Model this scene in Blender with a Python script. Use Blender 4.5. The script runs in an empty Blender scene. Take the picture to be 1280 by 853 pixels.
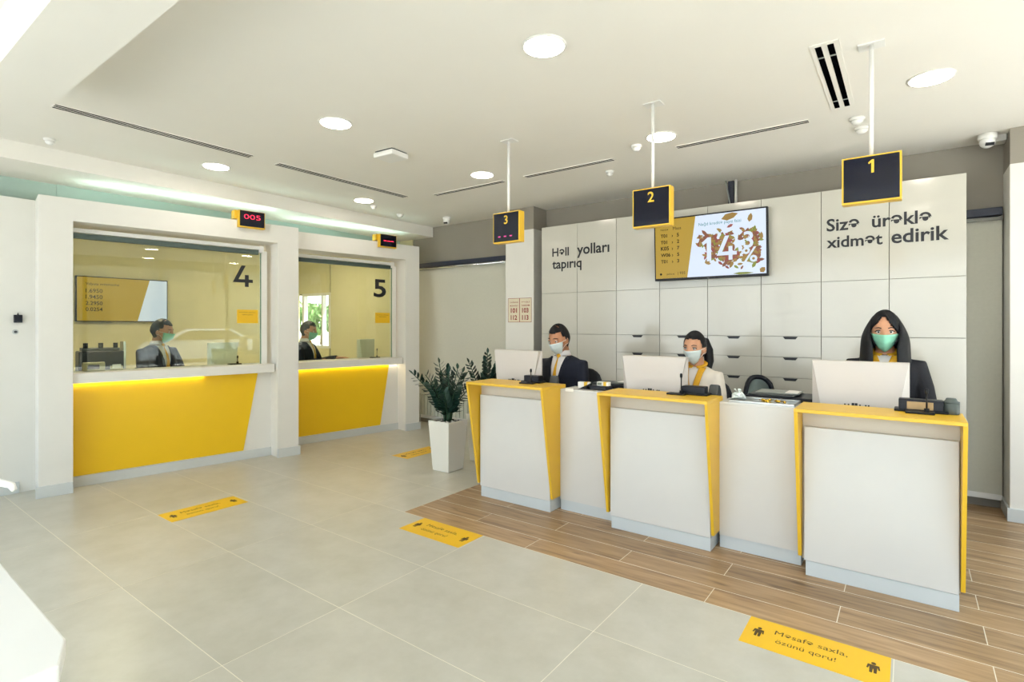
import bpy, bmesh, math, random
from mathutils import Vector, Matrix, Euler

# ------------------------------------------------------------------ camera, world, light, exposure
random.seed(7)
sc = bpy.context.scene
COL = sc.collection
PI = math.pi
cam_d = bpy.data.cameras.new('camera')
cam_d.sensor_width = 36.0
cam_d.lens = 36.0 * 670.9 / 1280.0
cam_d.shift_y = -18.9 / 1280.0
cam_d.clip_start = 0.05
cam = bpy.data.objects.new('camera', cam_d)
cam.location = (0, 0, 1.49)
cam.rotation_euler = (PI / 2, 0, math.radians(36.45))
COL.objects.link(cam)
sc.camera = cam

SKY_STRENGTH = 4.8
SUN_STRENGTH = 36.0
w = bpy.data.worlds.new('overcast_sky')
sc.world = w
w.use_nodes = True
wn = w.node_tree
bg = wn.nodes['Background']
bg.inputs['Strength'].default_value = SKY_STRENGTH
tc = wn.nodes.new('ShaderNodeTexCoord')
sep = wn.nodes.new('ShaderNodeSeparateXYZ')
rmp = wn.nodes.new('ShaderNodeValToRGB')
rmp.color_ramp.elements[0].position = 0.0
rmp.color_ramp.elements[0].color = (0.86, 0.93, 1.0, 1)
rmp.color_ramp.elements[1].position = 0.6
rmp.color_ramp.elements[1].color = (0.66, 0.83, 1.0, 1)
wn.links.new(tc.outputs['Generated'], sep.inputs[0])
wn.links.new(sep.outputs['Z'], rmp.inputs[0])
wn.links.new(rmp.outputs[0], bg.inputs['Color'])

sun_d = bpy.data.lights.new('sun', 'SUN'); sun_d.energy = SUN_STRENGTH; sun_d.angle = .01; sun_d.color = (1, .98, .95)
sun = bpy.data.objects.new('sun', sun_d); sun.rotation_euler = (math.radians(-26), math.radians(7), 0); COL.objects.link(sun)

def portal(loc, rot, sx, sy):
    d = bpy.data.lights.new('window_portal', 'AREA')
    d.shape = 'RECTANGLE'; d.size = sx; d.size_y = sy
    d.cycles.is_portal = True
    o = bpy.data.objects.new('window_portal', d)
    o.location = loc; o.rotation_euler = rot
    COL.objects.link(o)
portal((2.08, 2.0, 1.55), (0, PI / 2, 0), 2.6, 6.8)
portal((-2.15, -1.78, 1.55), (PI / 2, 0, 0), 8.1, 2.6)
portal((-8.89, 5.97, 1.6), (PI / 2, 0, PI), 0.86, 1.0)

sc.view_settings.view_transform = 'Standard'
sc.view_settings.look = 'None'
sc.view_settings.gamma = 1.0
sc.view_settings.exposure = 0.05
sc.view_settings.use_curve_mapping = False
sc.cycles.use_denoising = True
sc.cycles.max_bounces = 10
sc.cycles.diffuse_bounces = 5
sc.cycles.glossy_bounces = 4
sc.cycles.transmission_bounces = 6
sc.cycles.sample_clamp_indirect = 6.0
sc.cycles.caustics_reflective = False
sc.cycles.caustics_refractive = False

# ------------------------------------------------------------------ materials
def lin(h):
    h = h.lstrip('#')
    out = []
    for i in (0, 2, 4):
        c = int(h[i:i + 2], 16) / 255
        out.append(c / 12.92 if c <= 0.04045 else ((c + 0.055) / 1.055) ** 2.4)
    return out

MATS = {}
def mat(name, col, rough=0.5, metal=0.0, var=0.04, scale=6.0, bump=0.0, emit=0.0, coat=0.0, trans=0.0, spec=0.5, sheen=0.0):
    if name in MATS: return MATS[name]
    m = bpy.data.materials.new(name); m.use_nodes = True
    nt = m.node_tree; b = nt.nodes['Principled BSDF']
    c = lin(col)
    b.inputs['Roughness'].default_value = rough
    b.inputs['Metallic'].default_value = metal
    b.inputs['Specular IOR Level'].default_value = spec
    if coat:
        b.inputs['Coat Weight'].default_value = coat
        b.inputs['Coat Roughness'].default_value = 0.08
    if sheen: b.inputs['Sheen Weight'].default_value = sheen
    if trans: b.inputs['Transmission Weight'].default_value = trans
    if emit:
        b.inputs['Emission Color'].default_value = (*c, 1)
        b.inputs['Emission Strength'].default_value = emit
        b.inputs['Base Color'].default_value = (*[x * 0.2 for x in c], 1)
    else:
        t = nt.nodes.new('ShaderNodeTexCoord'); n = nt.nodes.new('ShaderNodeTexNoise')
        n.inputs['Scale'].default_value = scale; n.inputs['Detail'].default_value = 3
        r = nt.nodes.new('ShaderNodeValToRGB')
        r.color_ramp.elements[0].position = 0.3; r.color_ramp.elements[1].position = 0.7
        r.color_ramp.elements[0].color = (*[max(0, x * (1 - var)) for x in c], 1)
        r.color_ramp.elements[1].color = (*[min(1, x * (1 + var)) for x in c], 1)
        nt.links.new(t.outputs['Object'], n.inputs['Vector'])
        nt.links.new(n.outputs['Fac'], r.inputs[0])
        nt.links.new(r.outputs[0], b.inputs['Base Color'])
        if bump:
            bp = nt.nodes.new('ShaderNodeBump'); bp.inputs['Strength'].default_value = bump
            bp.inputs['Distance'].default_value = 0.01
            n2 = nt.nodes.new('ShaderNodeTexNoise'); n2.inputs['Scale'].default_value = scale * 12
            nt.links.new(t.outputs['Object'], n2.inputs['Vector'])
            nt.links.new(n2.outputs['Fac'], bp.inputs['Height'])
            nt.links.new(bp.outputs[0], b.inputs['Normal'])
    MATS[name] = m
    return m

def glass_mat(name, tint, rough=0.0, thin=True):
    m = bpy.data.materials.new(name); m.use_nodes = True
    nt = m.node_tree
    for n in list(nt.nodes):
        if n.type != 'OUTPUT_MATERIAL': nt.nodes.remove(n)
    out = nt.nodes['Material Output']
    tr = nt.nodes.new('ShaderNodeBsdfTransparent'); tr.inputs[0].default_value = (*tint, 1)
    gl = nt.nodes.new('ShaderNodeBsdfGlossy'); gl.inputs['Roughness'].default_value = rough
    lw = nt.nodes.new('ShaderNodeLayerWeight'); lw.inputs['Blend'].default_value = .5
    pw = nt.nodes.new('ShaderNodeMath'); pw.operation = 'POWER'; pw.inputs[1].default_value = 5.0
    fr = nt.nodes.new('ShaderNodeMath'); fr.operation = 'MULTIPLY_ADD'; fr.inputs[1].default_value = .96; fr.inputs[2].default_value = .04
    nt.links.new(lw.outputs['Facing'], pw.inputs[0]); nt.links.new(pw.outputs[0], fr.inputs[0])
    mx = nt.nodes.new('ShaderNodeMixShader')
    nt.links.new(fr.outputs[0], mx.inputs[0]); nt.links.new(tr.outputs[0], mx.inputs[1]); nt.links.new(gl.outputs[0], mx.inputs[2])
    nt.links.new(mx.outputs[0], out.inputs[0])
    MATS[name] = m
    return m

def tile_mat():
    m = bpy.data.materials.new('stone_tile'); m.use_nodes = True
    nt = m.node_tree; b = nt.nodes['Principled BSDF']
    t = nt.nodes.new('ShaderNodeTexCoord'); oi = nt.nodes.new('ShaderNodeObjectInfo')
    ad = nt.nodes.new('ShaderNodeVectorMath'); ad.operation = 'ADD'
    mu = nt.nodes.new('ShaderNodeVectorMath'); mu.operation = 'SCALE'; mu.inputs['Scale'].default_value = 40
    cx = nt.nodes.new('ShaderNodeCombineXYZ')
    for i in range(3): nt.links.new(oi.outputs['Random'], cx.inputs[i])
    nt.links.new(cx.outputs[0], mu.inputs[0])
    nt.links.new(t.outputs['Object'], ad.inputs[0]); nt.links.new(mu.outputs[0], ad.inputs[1])
    n = nt.nodes.new('ShaderNodeTexNoise'); n.inputs['Scale'].default_value = 4; n.inputs['Detail'].default_value = 8; n.inputs['Roughness'].default_value = .65
    nt.links.new(ad.outputs[0], n.inputs['Vector'])
    r = nt.nodes.new('ShaderNodeValToRGB')
    r.color_ramp.elements[0].position = .3; r.color_ramp.elements[0].color = (*lin('#b1ad9f'), 1)
    r.color_ramp.elements[1].position = .72; r.color_ramp.elements[1].color = (*lin('#c1bdb1'), 1)
    nt.links.new(n.outputs['Fac'], r.inputs[0]); nt.links.new(r.outputs[0], b.inputs['Base Color'])
    rr = nt.nodes.new('ShaderNodeMapRange'); rr.inputs['To Min'].default_value = .285; rr.inputs['To Max'].default_value = .33
    nt.links.new(n.outputs['Fac'], rr.inputs['Value']); nt.links.new(rr.outputs[0], b.inputs['Roughness'])
    b.inputs['Specular IOR Level'].default_value = .55
    MATS['stone_tile'] = m
    return m

def plank_mat():
    m = bpy.data.materials.new('wood_plank'); m.use_nodes = True
    nt = m.node_tree; b = nt.nodes['Principled BSDF']
    t = nt.nodes.new('ShaderNodeTexCoord'); oi = nt.nodes.new('ShaderNodeObjectInfo')
    cx = nt.nodes.new('ShaderNodeCombineXYZ')
    for i in range(3): nt.links.new(oi.outputs['Random'], cx.inputs[i])
    mu = nt.nodes.new('ShaderNodeVectorMath'); mu.operation = 'SCALE'; mu.inputs['Scale'].default_value = 60
    nt.links.new(cx.outputs[0], mu.inputs[0])
    ad = nt.nodes.new('ShaderNodeVectorMath'); ad.operation = 'ADD'
    nt.links.new(t.outputs['Object'], ad.inputs[0]); nt.links.new(mu.outputs[0], ad.inputs[1])
    mp = nt.nodes.new('ShaderNodeMapping'); mp.inputs['Scale'].default_value = (1.3, 16, 1)
    nt.links.new(ad.outputs[0], mp.inputs['Vector'])
    n = nt.nodes.new('ShaderNodeTexNoise'); n.inputs['Scale'].default_value = 2.2; n.inputs['Detail'].default_value = 6; n.inputs['Distortion'].default_value = .4
    nt.links.new(mp.outputs[0], n.inputs['Vector'])
    r = nt.nodes.new('ShaderNodeValToRGB')
    e = r.color_ramp.elements
    e[0].position = .28; e[0].color = (*lin('#7a5e42'), 1)
    e[1].position = .72; e[1].color = (*lin('#ad8f6b'), 1)
    k = e.new(.45); k.color = (*lin('#967956'), 1)
    nt.links.new(n.outputs['Fac'], r.inputs[0])
    # dark knots
    mp2 = nt.nodes.new('ShaderNodeMapping'); mp2.inputs['Scale'].default_value = (2.2, 9, 1)
    nt.links.new(ad.outputs[0], mp2.inputs['Vector'])
    n2 = nt.nodes.new('ShaderNodeTexNoise'); n2.inputs['Scale'].default_value = 1.6; n2.inputs['Detail'].default_value = 2
    nt.links.new(mp2.outputs[0], n2.inputs['Vector'])
    r2 = nt.nodes.new('ShaderNodeValToRGB')
    r2.color_ramp.elements[0].position = .62; r2.color_ramp.elements[0].color = (1, 1, 1, 1)
    r2.color_ramp.elements[1].position = .78; r2.color_ramp.elements[1].color = (.5, .45, .42, 1)
    nt.links.new(n2.outputs['Fac'], r2.inputs[0])
    mx = nt.nodes.new('ShaderNodeMix'); mx.data_type = 'RGBA'; mx.blend_type = 'MULTIPLY'; mx.inputs['Factor'].default_value = 1
    nt.links.new(r.outputs[0], mx.inputs['A']); nt.links.new(r2.outputs[0], mx.inputs['B'])
    hs = nt.nodes.new('ShaderNodeHueSaturation')
    mr = nt.nodes.new('ShaderNodeMapRange'); mr.inputs['To Min'].default_value = .85; mr.inputs['To Max'].default_value = 1.18
    nt.links.new(oi.outputs['Random'], mr.inputs['Value']); nt.links.new(mr.outputs[0], hs.inputs['Value'])
    nt.links.new(mx.outputs['Result'], hs.inputs['Color']); nt.links.new(hs.outputs[0], b.inputs['Base Color'])
    b.inputs['Roughness'].default_value = .38
    MATS['wood_plank'] = m
    return m

WHITE = mat('white_lacquer', '#cfcdc9', .32, var=.01)
WHITEM = mat('white_matte_paint', '#e0ddd6', .6, var=.012)
CEIL = mat('ceiling_paint', '#ebe7df', .85, var=.01, scale=2)
GREYWALL = mat('taupe_wall_paint', '#8d867b', .75, var=.02, scale=3)
TEAL = mat('pale_teal_panel', '#a9bdb4', .5, var=.02, scale=3)
CREAM = mat('office_cream_paint', '#dcd4ae', .7, var=.02)
SKIRT = mat('grey_skirting', '#c9cccb', .45, var=.015)
PLINTH = mat('brushed_grey_plinth', '#c3c9cb', .4, var=.02)
BODYG = mat('counter_body_grey', '#c5bcac', .5, var=.015)
CABW = mat('cabinet_gloss_white', '#bfbcb1', .16, var=.01, coat=.3)
YEL = mat('yellow_lacquer', '#edc00e', .38, var=.012)
YELH = mat('yellow_powder_coat', '#dcb02a', .36, var=.012)
YSTK = mat('yellow_vinyl', '#e4b414', .42, var=.01)
BLACK = mat('black_plastic', '#0d0f14', .45, var=.05, spec=.3)
VOID = mat('duct_black', '#050608', 1.0, var=.05, spec=.0)
NAVYB = mat('dark_plastic', '#10131e', .42, var=.05, spec=.3)
DGREY = mat('dark_grey_plastic', '#3b3f41', .5, var=.05)
LETTER = mat('letter_black', '#14161d', .5, var=.02)
BRONZE = mat('printed_brown', '#4a3610', .6, var=.02)
REDINK = mat('red_ink', '#8c2028', .6, var=.03)
STEEL = mat('brushed_steel', '#b9bbb9', .3, 1.0, var=.03)
CHROME = mat('chrome', '#d5d8da', .12, 1.0, var=.01)
GREYM = mat('grey_plastic', '#8d918c', .5, var=.03)
WHITEP = mat('white_plastic', '#e6e4e0', .4, var=.01)
MONW = mat('monitor_white', '#c9c2bc', .45, var=.01)
SIGNF = mat('sign_glass_face', '#0b1022', .1, var=.05)
TAN = mat('tan_plastic', '#b3a880', .5, var=.04)
BLIND = mat('blind_fabric', '#c2c0b2', .8, var=.02, scale=40, bump=.15)
DARKRAIL = mat('dark_rail', '#1c2234', .5, var=.05)
GROUT = mat('grout', '#e2dccb', .9, var=.03)
SOIL = mat('potting_soil', '#2a2019', .95, var=.3, scale=40, bump=.5)
PEBB = mat('white_pebble', '#d9d6cd', .6, var=.08)
POTW = mat('pot_white', '#e2dfd6', .35, var=.01)
LEAF = mat('leaf_dark_green', '#1d3a30', .35, var=.25, scale=14)
STEM = mat('stem_green', '#2c4a35', .5, var=.15)
PAPER = mat('paper_white', '#ebe8e2', .8, var=.015)
GLASS = glass_mat('clear_glass', (.90, .93, .86))
WGLASS = glass_mat('window_glass', (.96, .98, .98))
SKIN1 = mat('skin_warm', '#b07a58', .5, var=.05, scale=30)
SKIN2 = mat('skin_light', '#c79271', .5, var=.05, scale=30)
HAIRB = mat('hair_black', '#0d0d12', .5, var=.3, scale=60, spec=.3)
HAIRG = mat('hair_greying', '#3a3833', .5, var=.4, scale=60)
SUIT = mat('navy_suit_wool', '#0e1426', .85, var=.1, scale=60)
SUITB = mat('black_suit_wool', '#12131b', .85, var=.1, scale=60)
BLOUSE = mat('cream_blouse', '#e0d8cc', .75, var=.02, scale=20)
SHIRT = mat('white_shirt', '#e4e0e0', .7, var=.015, scale=20)
TIE = mat('yellow_tie', '#dba41c', .6, var=.06, scale=40)
MASKW = mat('mask_pale_blue', '#d8e3e2', .8, var=.02, scale=30)
MASKG = mat('mask_mint_green', '#93d8ba', .8, var=.05, scale=30)
EYEW = mat('eye_white', '#d8d2cc', .3, var=.01)
IRIS = mat('iris_dark', '#20140f', .2, var=.05)
LAMP = mat('lamp_diffuser', '#fff2e2', .5, emit=38.0)
LAMPO = mat('office_lamp_diffuser', '#ffefd2', .5, emit=240.0)
COVE = mat('cool_led_strip', '#d8fff4', .5, emit=22.0)
LEDW = mat('counter_led_strip', '#fff3d0', .5, emit=12.0)
SCRY = mat('screen_yellow', '#a8880e', .4, emit=.85)
SCRW = mat('screen_white', '#d6e2f6', .4, emit=.8)
SCRD = mat('screen_dark_print', '#1c190c', .5, emit=.4, spec=.2)
SCRT = mat('screen_teal_print', '#2f7f8c', .4, emit=1.0)
LF1 = mat('screen_leaf_green', '#8a9420', .4, emit=.55)
LF2 = mat('screen_leaf_brown', '#8a4a24', .4, emit=.55)
LF3 = mat('screen_leaf_olive', '#a5802a', .4, emit=.55)
LF4 = mat('screen_leaf_red', '#9a3c30', .4, emit=.55)
REDLED = mat('red_led', '#ff2d4e', .4, emit=2.2)
PINKLED = mat('magenta_led', '#d23a86', .4, emit=1.3)
TILE = tile_mat()
PLANK = plank_mat()

# ------------------------------------------------------------------ mesh helpers
class MB:
    def __init__(self): self.v = []; self.f = []
    def add(self, vs, fs, M=None):
        n = len(self.v)
        for p in vs:
            p = Vector(p)
            self.v.append(M @ p if M else p)
        for q in fs: self.f.append([i + n for i in q])
        return self
    def box(self, x0, x1, y0, y1, z0, z1, M=None):
        vs = [(x0, y0, z0), (x1, y0, z0), (x1, y1, z0), (x0, y1, z0), (x0, y0, z1), (x1, y0, z1), (x1, y1, z1), (x0, y1, z1)]
        return self.add(vs, [(0, 3, 2, 1), (4, 5, 6, 7), (0, 1, 5, 4), (1, 2, 6, 5), (2, 3, 7, 6), (3, 0, 4, 7)], M)
    def prism(self, poly, h0, h1, axis='z', M=None):
        """poly: 2D outline; extruded along axis. axis y: (x,z) outline, axis x: (y,z) outline"""
        n = len(poly)
        area = sum(poly[i][0] * poly[(i + 1) % n][1] - poly[(i + 1) % n][0] * poly[i][1] for i in range(n))
        if area < 0: poly = poly[::-1]
        def P(p, h):
            return {'z': (p[0], p[1], h), 'y': (p[0], h, p[1]), 'x': (h, p[0], p[1])}[axis]
        vs = [P(p, h0) for p in poly] + [P(p, h1) for p in poly]
        fs = [list(range(n))[::-1], list(range(n, 2 * n))] + [[i, (i + 1) % n, n + (i + 1) % n, n + i] for i in range(n)]
        flip = (axis == 'y')
        if (h1 < h0): flip = not flip
        if flip: fs = [q[::-1] for q in fs]
        return self.add(vs, fs, M)
    def cyl(self, c, r, z0, z1, n=20, r2=None, M=None):
        r2 = r if r2 is None else r2
        vs = [(c[0] + r * math.cos(2 * PI * i / n), c[1] + r * math.sin(2 * PI * i / n), z0) for i in range(n)]
        vs += [(c[0] + r2 * math.cos(2 * PI * i / n), c[1] + r2 * math.sin(2 * PI * i / n), z1) for i in range(n)]
        fs = [list(range(n))[::-1], list(range(n, 2 * n))] + [[i, (i + 1) % n, n + (i + 1) % n, n + i] for i in range(n)]
        return self.add(vs, fs, M)
    def lathe(self, prof, n=20, M=None):
        vs = []; fs = []
        for r, z in prof:
            for i in range(n):
                a = 2 * PI * i / n
                vs.append((r * math.cos(a), r * math.sin(a), z))
        for k in range(len(prof) - 1):
            for i in range(n):
                j = (i + 1) % n
                fs.append([k * n + i, k * n + j, (k + 1) * n + j, (k + 1) * n + i])
        fs.append(list(range(n))[::-1]); fs.append([(len(prof) - 1) * n + i for i in range(n)])
        return self.add(vs, fs, M)
    def tube(self, pts, rad, n=10, M=None, up=None, caps=True):
        """pts path; rad: scalar or list of scalar/(a,b)"""
        pts = [Vector(p) for p in pts]; m = len(pts)
        if not isinstance(rad, (list, tuple)): rad = [rad] * m
        t0 = (pts[1] - pts[0]).normalized()
        ref = Vector(up) if up else (Vector((0, 0, 1)) if abs(t0.z) < .9 else Vector((1, 0, 0)))
        vs = []; fs = []
        for k in range(m):
            if k == 0: t = pts[1] - pts[0]
            elif k == m - 1: t = pts[-1] - pts[-2]
            else: t = (pts[k + 1] - pts[k]).normalized() + (pts[k] - pts[k - 1]).normalized()
            t.normalize()
            s = t.cross(ref)
            if s.length < 1e-5: s = t.cross(Vector((0.3, 1, 0.2)))
            s.normalize(); u = s.cross(t).normalized(); ref = u
            r = rad[k]; a, b = (r if isinstance(r, (list, tuple)) else (r, r))
            for i in range(n):
                g = 2 * PI * i / n
                vs.append(pts[k] + s * (a * math.cos(g)) + u * (b * math.sin(g)))
        for k in range(m - 1):
            for i in range(n):
                j = (i + 1) % n
                fs.append([k * n + i, k * n + j, (k + 1) * n + j, (k + 1) * n + i])
        if caps:
            fs.append(list(range(n))[::-1]); fs.append([(m - 1) * n + i for i in range(n)])
        return self.add(vs, fs, M)
    def sphere(self, c, r, n=16, m=10, M=None, fn=None):
        rx, ry, rz = r if isinstance(r, (list, tuple)) else (r, r, r)
        vs = []; fs = []
        for k in range(1, m):
            th = PI * k / m
            for i in range(n):
                a = 2 * PI * i / n
                d = Vector((math.sin(th) * math.cos(a), math.sin(th) * math.sin(a), math.cos(th)))
                vs.append(fn(d) if fn else Vector((c[0] + rx * d.x, c[1] + ry * d.y, c[2] + rz * d.z)))
        top = Vector((0, 0, 1)); bot = Vector((0, 0, -1))
        vs.append(fn(top) if fn else Vector((c[0], c[1], c[2] + rz)))
        vs.append(fn(bot) if fn else Vector((c[0], c[1], c[2] - rz)))
        it, ib = len(vs) - 2, len(vs) - 1
        for k in range(m - 2):
            for i in range(n):
                j = (i + 1) % n
                fs.append([k * n + i, (k + 1) * n + i, (k + 1) * n + j, k * n + j])
        for i in range(n):
            j = (i + 1) % n
            fs.append([it, i, j]); fs.append([ib, (m - 2) * n + j, (m - 2) * n + i])
        return self.add(vs, fs, M)
    def loft(self, rings, n=24, M=None):
        """rings: (cx,cy,z,a,b) horizontal ellipses bottom to top, capped"""
        vs = []; fs = []
        for cx, cy, z, a, b in rings:
            for i in range(n):
                g = 2 * PI * i / n
                vs.append((cx + a * math.cos(g), cy + b * math.sin(g), z))
        for k in range(len(rings) - 1):
            for i in range(n):
                j = (i + 1) % n
                fs.append([k * n + i, k * n + j, (k + 1) * n + j, (k + 1) * n + i])
        fs.append(list(range(n))[::-1]); fs.append([(len(rings) - 1) * n + i for i in range(n)])
        return self.add(vs, fs, M)
    def mesh(self, name, smooth=False, m=None):
        me = bpy.data.meshes.new(name)
        me.from_pydata([tuple(p) for p in self.v], [], self.f)
        me.update()
        if smooth:
            for p in me.polygons: p.use_smooth = True
        if m: me.materials.append(m)
        return me

def obj(name, mb, m, parent=None, smooth=False, bevel=0.0, loc=None, rot=None, autosmooth=False):
    me = mb if isinstance(mb, bpy.types.Mesh) else mb.mesh(name, smooth, m)
    o = bpy.data.objects.new(name, me)
    COL.objects.link(o)
    if parent: o.parent = parent
    if loc: o.location = loc
    if rot: o.rotation_euler = rot
    if bevel:
        b = o.modifiers.new('bevel', 'BEVEL'); b.width = bevel; b.segments = 2; b.limit_method = 'ANGLE'; b.angle_limit = math.radians(40)
    return o

def tag(o, label, cat, group=None):
    o['label'] = label; o['category'] = cat
    if group: o['group'] = group
    return o
def thing(name, label, cat, loc=(0, 0, 0), rz=0, group=None):
    o = bpy.data.objects.new(name, None); COL.objects.link(o)
    o.empty_display_size = .05
    o.location = loc; o.rotation_euler = (0, 0, rz)
    return tag(o, label, cat, group)
def struct(name, mb, m, parent=None, bevel=0.0):
    o = obj(name, mb, m, parent, bevel=bevel)
    if not parent: o['kind'] = 'structure'
    return o
def dup(root, loc, rz=None, label=None, group=None):
    r = root.copy(); COL.objects.link(r); r.location = loc
    if rz is not None: r.rotation_euler = (0, 0, rz)
    if label: r['label'] = label
    if group: r['group'] = group
    def rec(src, dst):
        for ch in list(src.children):
            c = ch.copy(); COL.objects.link(c); c.parent = dst
            rec(ch, c)
    rec(root, r)
    return r

def text_mb(s, width=None, height=None, x0=0.0, z0=0.0, bold=0.012, depth=.002, align='LEFT', spacing=1.0, line=1.0, flat=False, stretch=None):
    """lettering facing local -Y, baseline of the first line at z0, left edge at x0 (or centred)"""
    if s == '1':      # a numeral with a flag
        k = height or .1
        p = [(.2, 0), (.36 + bold, 0), (.36 + bold, 1), (.24, 1), (0, .8), (.05, .67), (.2, .78)]
        cx_ = x0 - .18 * k if align == 'CENTER' else x0
        return MB().prism([(cx_ + a * k, z0 + b * k) for a, b in p], -depth, -depth * .1, 'y')
    if s == '4':
        kx = width or (height or .1) * .8; kz = height or .1
        cx_ = x0 - .5 * kx if align == 'CENTER' else x0
        m_ = MB()
        for p in ([(0, .2), (.2, .2), (.64, 1), (.43, 1)], [(0, .2), (1, .2), (1, .35), (.08, .35)], [(.6, 0), (.79, 0), (.79, .56), (.6, .56)]):
            m_.prism([(cx_ + a * kx, z0 + b * kz) for a, b in p], -depth, -depth * .1, 'y')
        return m_
    cu = bpy.data.curves.new('lettering', 'FONT')
    cu.body = s; cu.size = 1.0; cu.offset = bold; cu.resolution_u = 3
    cu.space_character = spacing; cu.space_line = line; cu.align_x = align if align != 'CENTER' else 'CENTER'
    ob = bpy.data.objects.new('lettering', cu); COL.objects.link(ob)
    dg = bpy.context.evaluated_depsgraph_get()
    me = bpy.data.meshes.new_from_object(ob.evaluated_get(dg))
    bpy.data.objects.remove(ob); bpy.data.curves.remove(cu)
    xs = [v.co.x for v in me.vertices]; ys = [v.co.y for v in me.vertices]
    sx = 1.0
    if width: sx = width / (max(xs) - min(xs))
    sy = sx
    if height:
        sy = height / (max(ys) - min(ys))
        if not width: sx = sy
    mb = MB()
    off = x0 - min(xs) * sx if align == 'LEFT' else x0 - (max(xs) + min(xs)) / 2 * sx
    zoff = z0 if align == 'LEFT' or not height else z0
    vs = [(v.co.x * sx + off, -depth, v.co.y * sy + zoff) for v in me.vertices]
    fs = [list(p.vertices) for p in me.polygons]
    mb.add(vs, fs)
    bpy.data.meshes.remove(me)
    return mb

def flat_on_floor(mb, h=.0):
    """turn lettering facing -Y into lettering lying face up (x stays, z -> y)"""
    mb.v = [Vector((p.x, p.z, h)) for p in mb.v]
    return mb

# ------------------------------------------------------------------ setting: floor
XL, XR, YF, YB, ZC = -6.42, 2.0, -1.7, 5.9, 3.0
floor = struct('floor', MB().box(-9.6, 2.2, -1.9, 6.1, -.1, -.0006), GROUT)
def tilepiece(name, x0, x1, y0, y1, m, cache={}):
    key = (name, round(x1 - x0, 3), round(y1 - y0, 3))
    if key not in cache:
        hx, hy = (x1 - x0) / 2 - .002, (y1 - y0) / 2 - (.0028 if name == 'plank' else .002)
        e = .0002
        vs = [(-hx, -hy, -.0006), (hx, -hy, -.0006), (hx, hy, -.0006), (-hx, hy, -.0006),
              (-hx, -hy, -e), (hx, -hy, -e), (hx, hy, -e), (-hx, hy, -e),
              (-hx + e, -hy + e, 0), (hx - e, -hy + e, 0), (hx - e, hy - e, 0), (-hx + e, hy - e, 0)]
        fs = [(0, 3, 2, 1), (8, 9, 10, 11)]
        for a in (0, 4):
            for i in range(4):
                j = (i + 1) % 4
                fs.append((a + i, a + j, a + 4 + j, a + 4 + i))
        cache[key] = MB().add(vs, fs).mesh(name, False, m)
    o = bpy.data.objects.new(name, cache[key]); COL.objects.link(o); o.parent = floor
    o.location = ((x0 + x1) / 2, (y0 + y1) / 2, 0)
TX, TY = 1.184, .602
WX, WY = -3.25, 2.943
xe = [-3.604 + TX * k for k in range(-3, 7)]
ye = [1.137 + TY * k for k in range(-5, 9)]
for i in range(len(xe) - 1):
    for j in range(len(ye) - 1):
        x0, x1, y0, y1 = max(xe[i], -6.6), min(xe[i + 1], XR), max(ye[j], YF), min(ye[j + 1], YB)
        if y0 >= WY - .01: x1 = min(x1, WX)
        if x1 - x0 < .02 or y1 - y0 < .02: continue
        tilepiece('tile', x0, x1, y0, y1, TILE)
PW, PL = .1945, 1.184
r = 0
y = WY
while y < YB - .02:
    y1 = min(y + PW, YB)
    off = -.886 if r % 2 == 0 else -.29
    k = -3
    while True:
        x0 = off + PL * k; k += 1
        if x0 >= XR: break
        x1 = min(x0 + PL, XR); x0 = max(x0, WX)
        if x1 - x0 < .03: continue
        tilepiece('plank', x0, x1, y, y1, PLANK)
    y = y1; r += 1

# ------------------------------------------------------------------ setting: ceiling, walls, openings
struct('ceiling', MB().box(-5.865, 2.2, -1.9, 6.1, ZC, ZC + .1), CEIL)
struct('trim_1', MB().box(-9.6, -5.865, -1.9, 6.1, 2.85, 3.1), CEIL)                 # lowered soffit over the teller booths
struct('trim_2', MB().box(-4.27, 2.0, .61, .905, 2.75, ZC), CEIL)               # dropped beam near the entrance
bw = MB()
bw.box(-8.46, 2.2, YB, 6.1, 0, ZC); bw.box(-10.6, -10.2, YB, 6.1, 0, ZC)
bw.box(-10.2, -8.46, YB, 6.1, 0, 1.1); bw.box(-10.2, -8.46, YB, 6.1, 2.08, ZC)
struct('wall_back', bw, GREYWALL)
struct('wall_left', MB().box(-6.6, -6.391, -1.7, 1.35, 0, 2.632), WHITEM)
struct('baseboard_left', MB().box(-6.391, -6.375, -1.7, 1.24, 0, .1), SKIRT, bevel=.002)
struct('wall_clerestory', MB().box(-6.66, -6.6, -1.7, 5.9, 2.632, 2.85), TEAL)
struct('trim_3', MB().box(-6.6, -6.585, 1.55, 5.88, 2.64, 2.85), TEAL)
struct('wall_office', MB().box(-9.6, -9.45, -1.7, 5.9, 0, 2.85), CREAM)
struct('wall_office_side', MB().box(-9.45, -6.66, -1.9, -1.7, 0, 2.85), CREAM)
struct('trim_4', MB().box(-9.45, -8.48, 5.885, 5.9, .0, 1.08).box(-8.44, -6.3, 5.885, 5.9, 0, 2.85).box(-9.45, -8.48, 5.885, 5.9, 2.1, 2.85), CREAM)
# window of the office
win3 = MB()
for a in ((-9.34, -9.28, 1.08, 2.1), (-8.5, -8.44, 1.08, 2.1), (-9.28, -8.5, 1.08, 1.13), (-9.28, -8.5, 2.05, 2.1), (-8.72, -8.68, 1.13, 2.05)):
    win3.box(a[0], a[1], 5.88, 5.96, a[2], a[3])
wn3 = struct('window_3', win3, WHITEP)
obj('pane', MB().box(-9.28, -8.5, 5.93, 5.938, 1.13, 2.05), WGLASS, wn3)
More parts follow.
